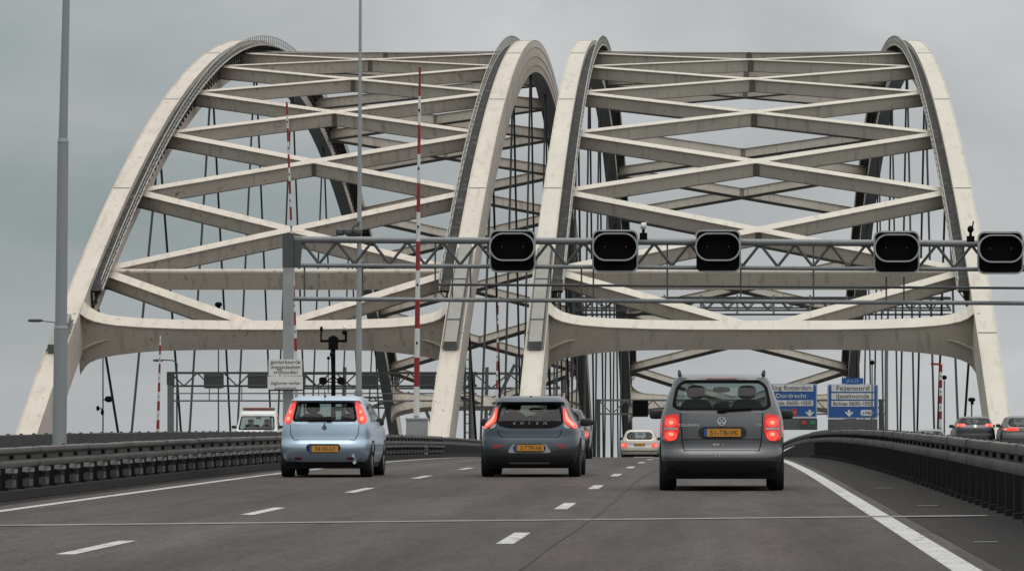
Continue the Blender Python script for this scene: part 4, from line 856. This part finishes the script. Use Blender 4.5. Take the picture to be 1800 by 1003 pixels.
# --- dark blue-grey hatchback with L-shaped lights
P3 = paint('slate_blue_paint', (.048, .066, .084), .5, .34)
rows = [(.17, .78, .2, 4.1), (.25, .85, .07, 4.25), (.38, .885, .0, 4.32), (.55, .895, 0, 4.36), (.66, .895, .03, 4.36), (.72, .89, .07, 4.34), (.84, .875, .09, 4.2), (.93, .845, .12, 3.8), (1.0, .80, .17, 3.3), (1.1, .745, .24, 3.0), (1.22, .69, .34, 2.7), (1.31, .645, .40, 2.45), (1.325, .645, .27, 2.4), (1.34, .635, .28, 2.35), (1.39, .61, .35, 2.25), (1.435, .57, .43, 2.1), (1.455, .48, .7, 1.85)]
win = roundp([(-.40, .885), (.40, .885), (.60, .95), (.60, 1.05), (.575, 1.2), (.535, 1.315), (-.535, 1.315), (-.575, 1.2), (-.60, 1.05), (-.60, .95)], 2)
t, S, xf, pm, bo = car('hatchback', 'slate blue hatchback in the middle lane with black tailgate glass and L-shaped lights', -3.20, 68.4, rows, win, (.99, 1.30), P3, dict(mirror=(.98, .2), mirror_y=2.6, seat_y=1.75, seat_z=1.0), low=.50, gl='glassd', wr=.32, wb=(.78, 3.4), sc=.96)
for sg in (-1, 1):
    cl = roundp([(-.84, .875), (-.79, .865), (-.655, .955), (-.60, 1.0), (-.585, 1.24), (-.63, 1.26), (-.665, 1.12), (-.73, 1.02), (-.83, .95)], 1)
    if sg > 0: cl = mir(cl)
    b = pm('tail_light', 'lit', cl, .012); h = roundp([(-.80, .90), (-.70, .965), (-.635, 1.04), (-.625, 1.18), (-.645, 1.18), (-.675, 1.07), (-.74, 1.0), (-.80, .94)], 1)
    pm('hot_lens', 'hot', h if sg < 0 else mir(h), .02, b); l_ = roundp([(-.74, .87), (-.62, .87), (-.60, .97), (-.66, .94)], 1); pm('reversing_lens', 'sigedge', l_ if sg < 0 else mir(l_), .008, b)
    rr = roundp([(-.67, .52), (-.58, .505), (-.44, .565), (-.44, .585), (-.66, .60)], 1); pm('rear_reflector', 'reflector', rr if sg < 0 else mir(rr), .008)
pm('tailgate_panel', 'black', roundp([(-.40, .88), (.40, .88), (.59, .945), (.585, 1.005), (-.585, 1.005), (-.59, .945)], 1), .012, skirt=.015)
for i, ch in enumerate('VOLVO'): lettering('letter', ch, .075, -.275+.1375*i, S.rear(-.275+.1375*i, .985)-.034, .955, 'chrome', t, xf=xf, thick=.004)
pm('plate_recess', 'sigedge', roundp([(-.40, .435), (.40, .435), (.36, .50), (.29, .60), (-.29, .60), (-.36, .50)], 1), .004, skirt=0)
pm('plate_recess', 'blacksat', roundp([(-.29, .445), (.29, .445), (.29, .60), (-.29, .60)], 1), .007)
plate(t, S, xf, 0, .525, '2-TTR-66')
pm('skid_plate', 'casing', [(-.36, .235), (.36, .235), (.36, .265), (-.36, .265)], .006)
seam(t, xf, S, [(-.58, .86), (-.55, .76), (-.5, .715), (.5, .715), (.55, .76), (.58, .86)])
mb = MB(xf); mb.blob((0, .6, 1.43), (.05, .16, .06), 2.5); mb.build('aerial', 'black', t)
mb = MB(xf); mb.box(-.78, .78, .15, .3, .16, .30); mb.build('underside', 'black', t)

# --- smaller traffic ahead
GEN = [(.2, .78, .15, 4.1), (.3, .85, .03, 4.25), (.5, .87, 0, 4.3), (.64, .87, .02, 4.3), (.7, .865, .06, 4.28), (.85, .85, .08, 4.1), (.95, .82, .12, 3.4), (1.1, .75, .25, 3.0), (1.25, .69, .38, 2.7), (1.35, .64, .46, 2.4), (1.41, .55, .6, 2.1), (1.44, .4, .8, 1.9)]
WG = roundp([(-.62, .97), (.62, .97), (.56, 1.33), (-.56, 1.33)], 2)
def small(name, label, X, Y, col, rows=GEN, win=WG, lights=True, plate_=None, lz=(.74, .88), lx=(.5, .85), gl='glass', low=.3, dz=0):
    t, S, xf, pm, bo = car(name, label, X, Y, rows, win, (.96, 1.34), paint('far_car_paint', col, .25, .35), dict(), low=low, gl=gl, dz=dz)
    for sg in (-1, 1):
        cl = roundp([(-lx[1], lz[0]), (-lx[0], lz[0]), (-lx[0]-.03, lz[1]), (-lx[1]+.015, lz[1])], 1)
        if sg > 0: cl = mir(cl)
        b = pm('tail_light', 'lit' if lights else 'reflector', cl, .012); h = [(sg*-.74-.05, sum(lz)/2-.03), (sg*-.74+.05, sum(lz)/2-.03), (sg*-.74+.05, sum(lz)/2+.03), (sg*-.74-.05, sum(lz)/2+.03)]
        if lights: pm('hot_lens', 'hot', h, .02, b)
    if plate_: plate(t, S, xf, 0, plate_[1], plate_[0])
    mb = MB(xf); mb.box(-.72, .72, .15, .3, .18, .3); mb.build('underside', 'black', t)
    return t, S, xf, pm
t, S, xf, pm = small('estate_car', 'pale beige estate car far ahead, sinking behind the crest left of the grey van', -3.52, 184, (.52, .49, .42), plate_=('26-GD-TN', .74), lz=(.62, .82), lx=(.56, .85))
pm('bumper_strip', 'blacksat', [(-.84, .42), (.84, .42), (.84, .45), (-.84, .45)], .01)
small('hatchback', 'dark car mostly hidden by the slate blue hatchback, one red light showing at its right', -4.45, 112, (.03, .033, .036), lz=(.58, .78), lx=(.68, .86), gl='glassd')
t, S, xf, pm = small('hatchback', 'black hatchback with a white round badge behind the right guard rail', 10.9, 167, (.012, .013, .015), lz=(1.0, 1.13), lx=(.40, .85), gl='glassd', dz=.35, win=roundp([(-.60, 1.08), (.60, 1.08), (.55, 1.33), (-.55, 1.33)], 1))
pm('emblem', 'signwhite', circ(0, 1.02, .07), .012)
small('hatchback', 'silver-grey car cut off by the right edge of the picture', 12.75, 165, (.12, .12, .12), lz=(.80, .93), lx=(.16, .72), gl='glassd', dz=.35)
small('hatchback', 'silver car roof just showing over the right guard rail left of the black hatchback', 11.1, 205, (.2, .21, .21), lights=False, dz=.35)

# --- white tow truck coming the other way
rows = [(.35, .95, .1, 5.4), (.6, 1.0, 0, 5.5), (.95, 1.0, .03, 5.5), (1.1, .99, .1, 5.5), (1.22, .985, .35, 5.5), (1.3, .97, .75, 2.6), (1.4, .955, .95, 2.5), (1.7, .90, 1.2, 2.45), (2.02, .85, 1.42, 2.4), (2.12, .82, 1.45, 2.4), (2.2, .78, 1.55, 2.35), (2.24, .68, 1.7, 2.25)]
win = roundp([(-.83, 1.36), (.83, 1.36), (.75, 2.0), (-.75, 2.0)], 1)
t, S, xf, pm, bo = car('truck', 'white recovery truck with an orange beacon bar coming towards the camera', -20.75, 179, rows, win, (1.38, 2.0), paint('white_van_paint', (.62, .62, .60), 0, .4), dict(mirror=(1.5, .22), mirror_y=1.3, seat_y=1.9, seat_z=1.5), group='vehicles coming the other way', low=.5, cat='truck', wb=(.9, 4.3), wr=.36)
mb = MB(xf); mb.blob((0, 1.9, 2.34), (1.5, .28, .11), 5); mb.build('beacon_bar', 'beacon', t, 40)
mb = MB(xf); mb.box(-.7, .7, 1.8, 2.0, 2.22, 2.29); mb.build('beacon_mount', 'galv', t)
for sg in (-1, 1): pm('headlight', 'lens', roundp([(sg*.75-.17, .86), (sg*.75+.17, .86), (sg*.75+.17, 1.08), (sg*.75-.17, 1.05)], 1), .012)
pm('grille', 'blacksat', roundp([(-.45, .82), (.45, .82), (.42, 1.02), (-.42, 1.02)], 1), .01)
mb = MB(xf); mb.blob((.62, .62, 1.27), (.6, .5, .16), 3); mb.build('bonnet_panel', 'casing', t, 40)
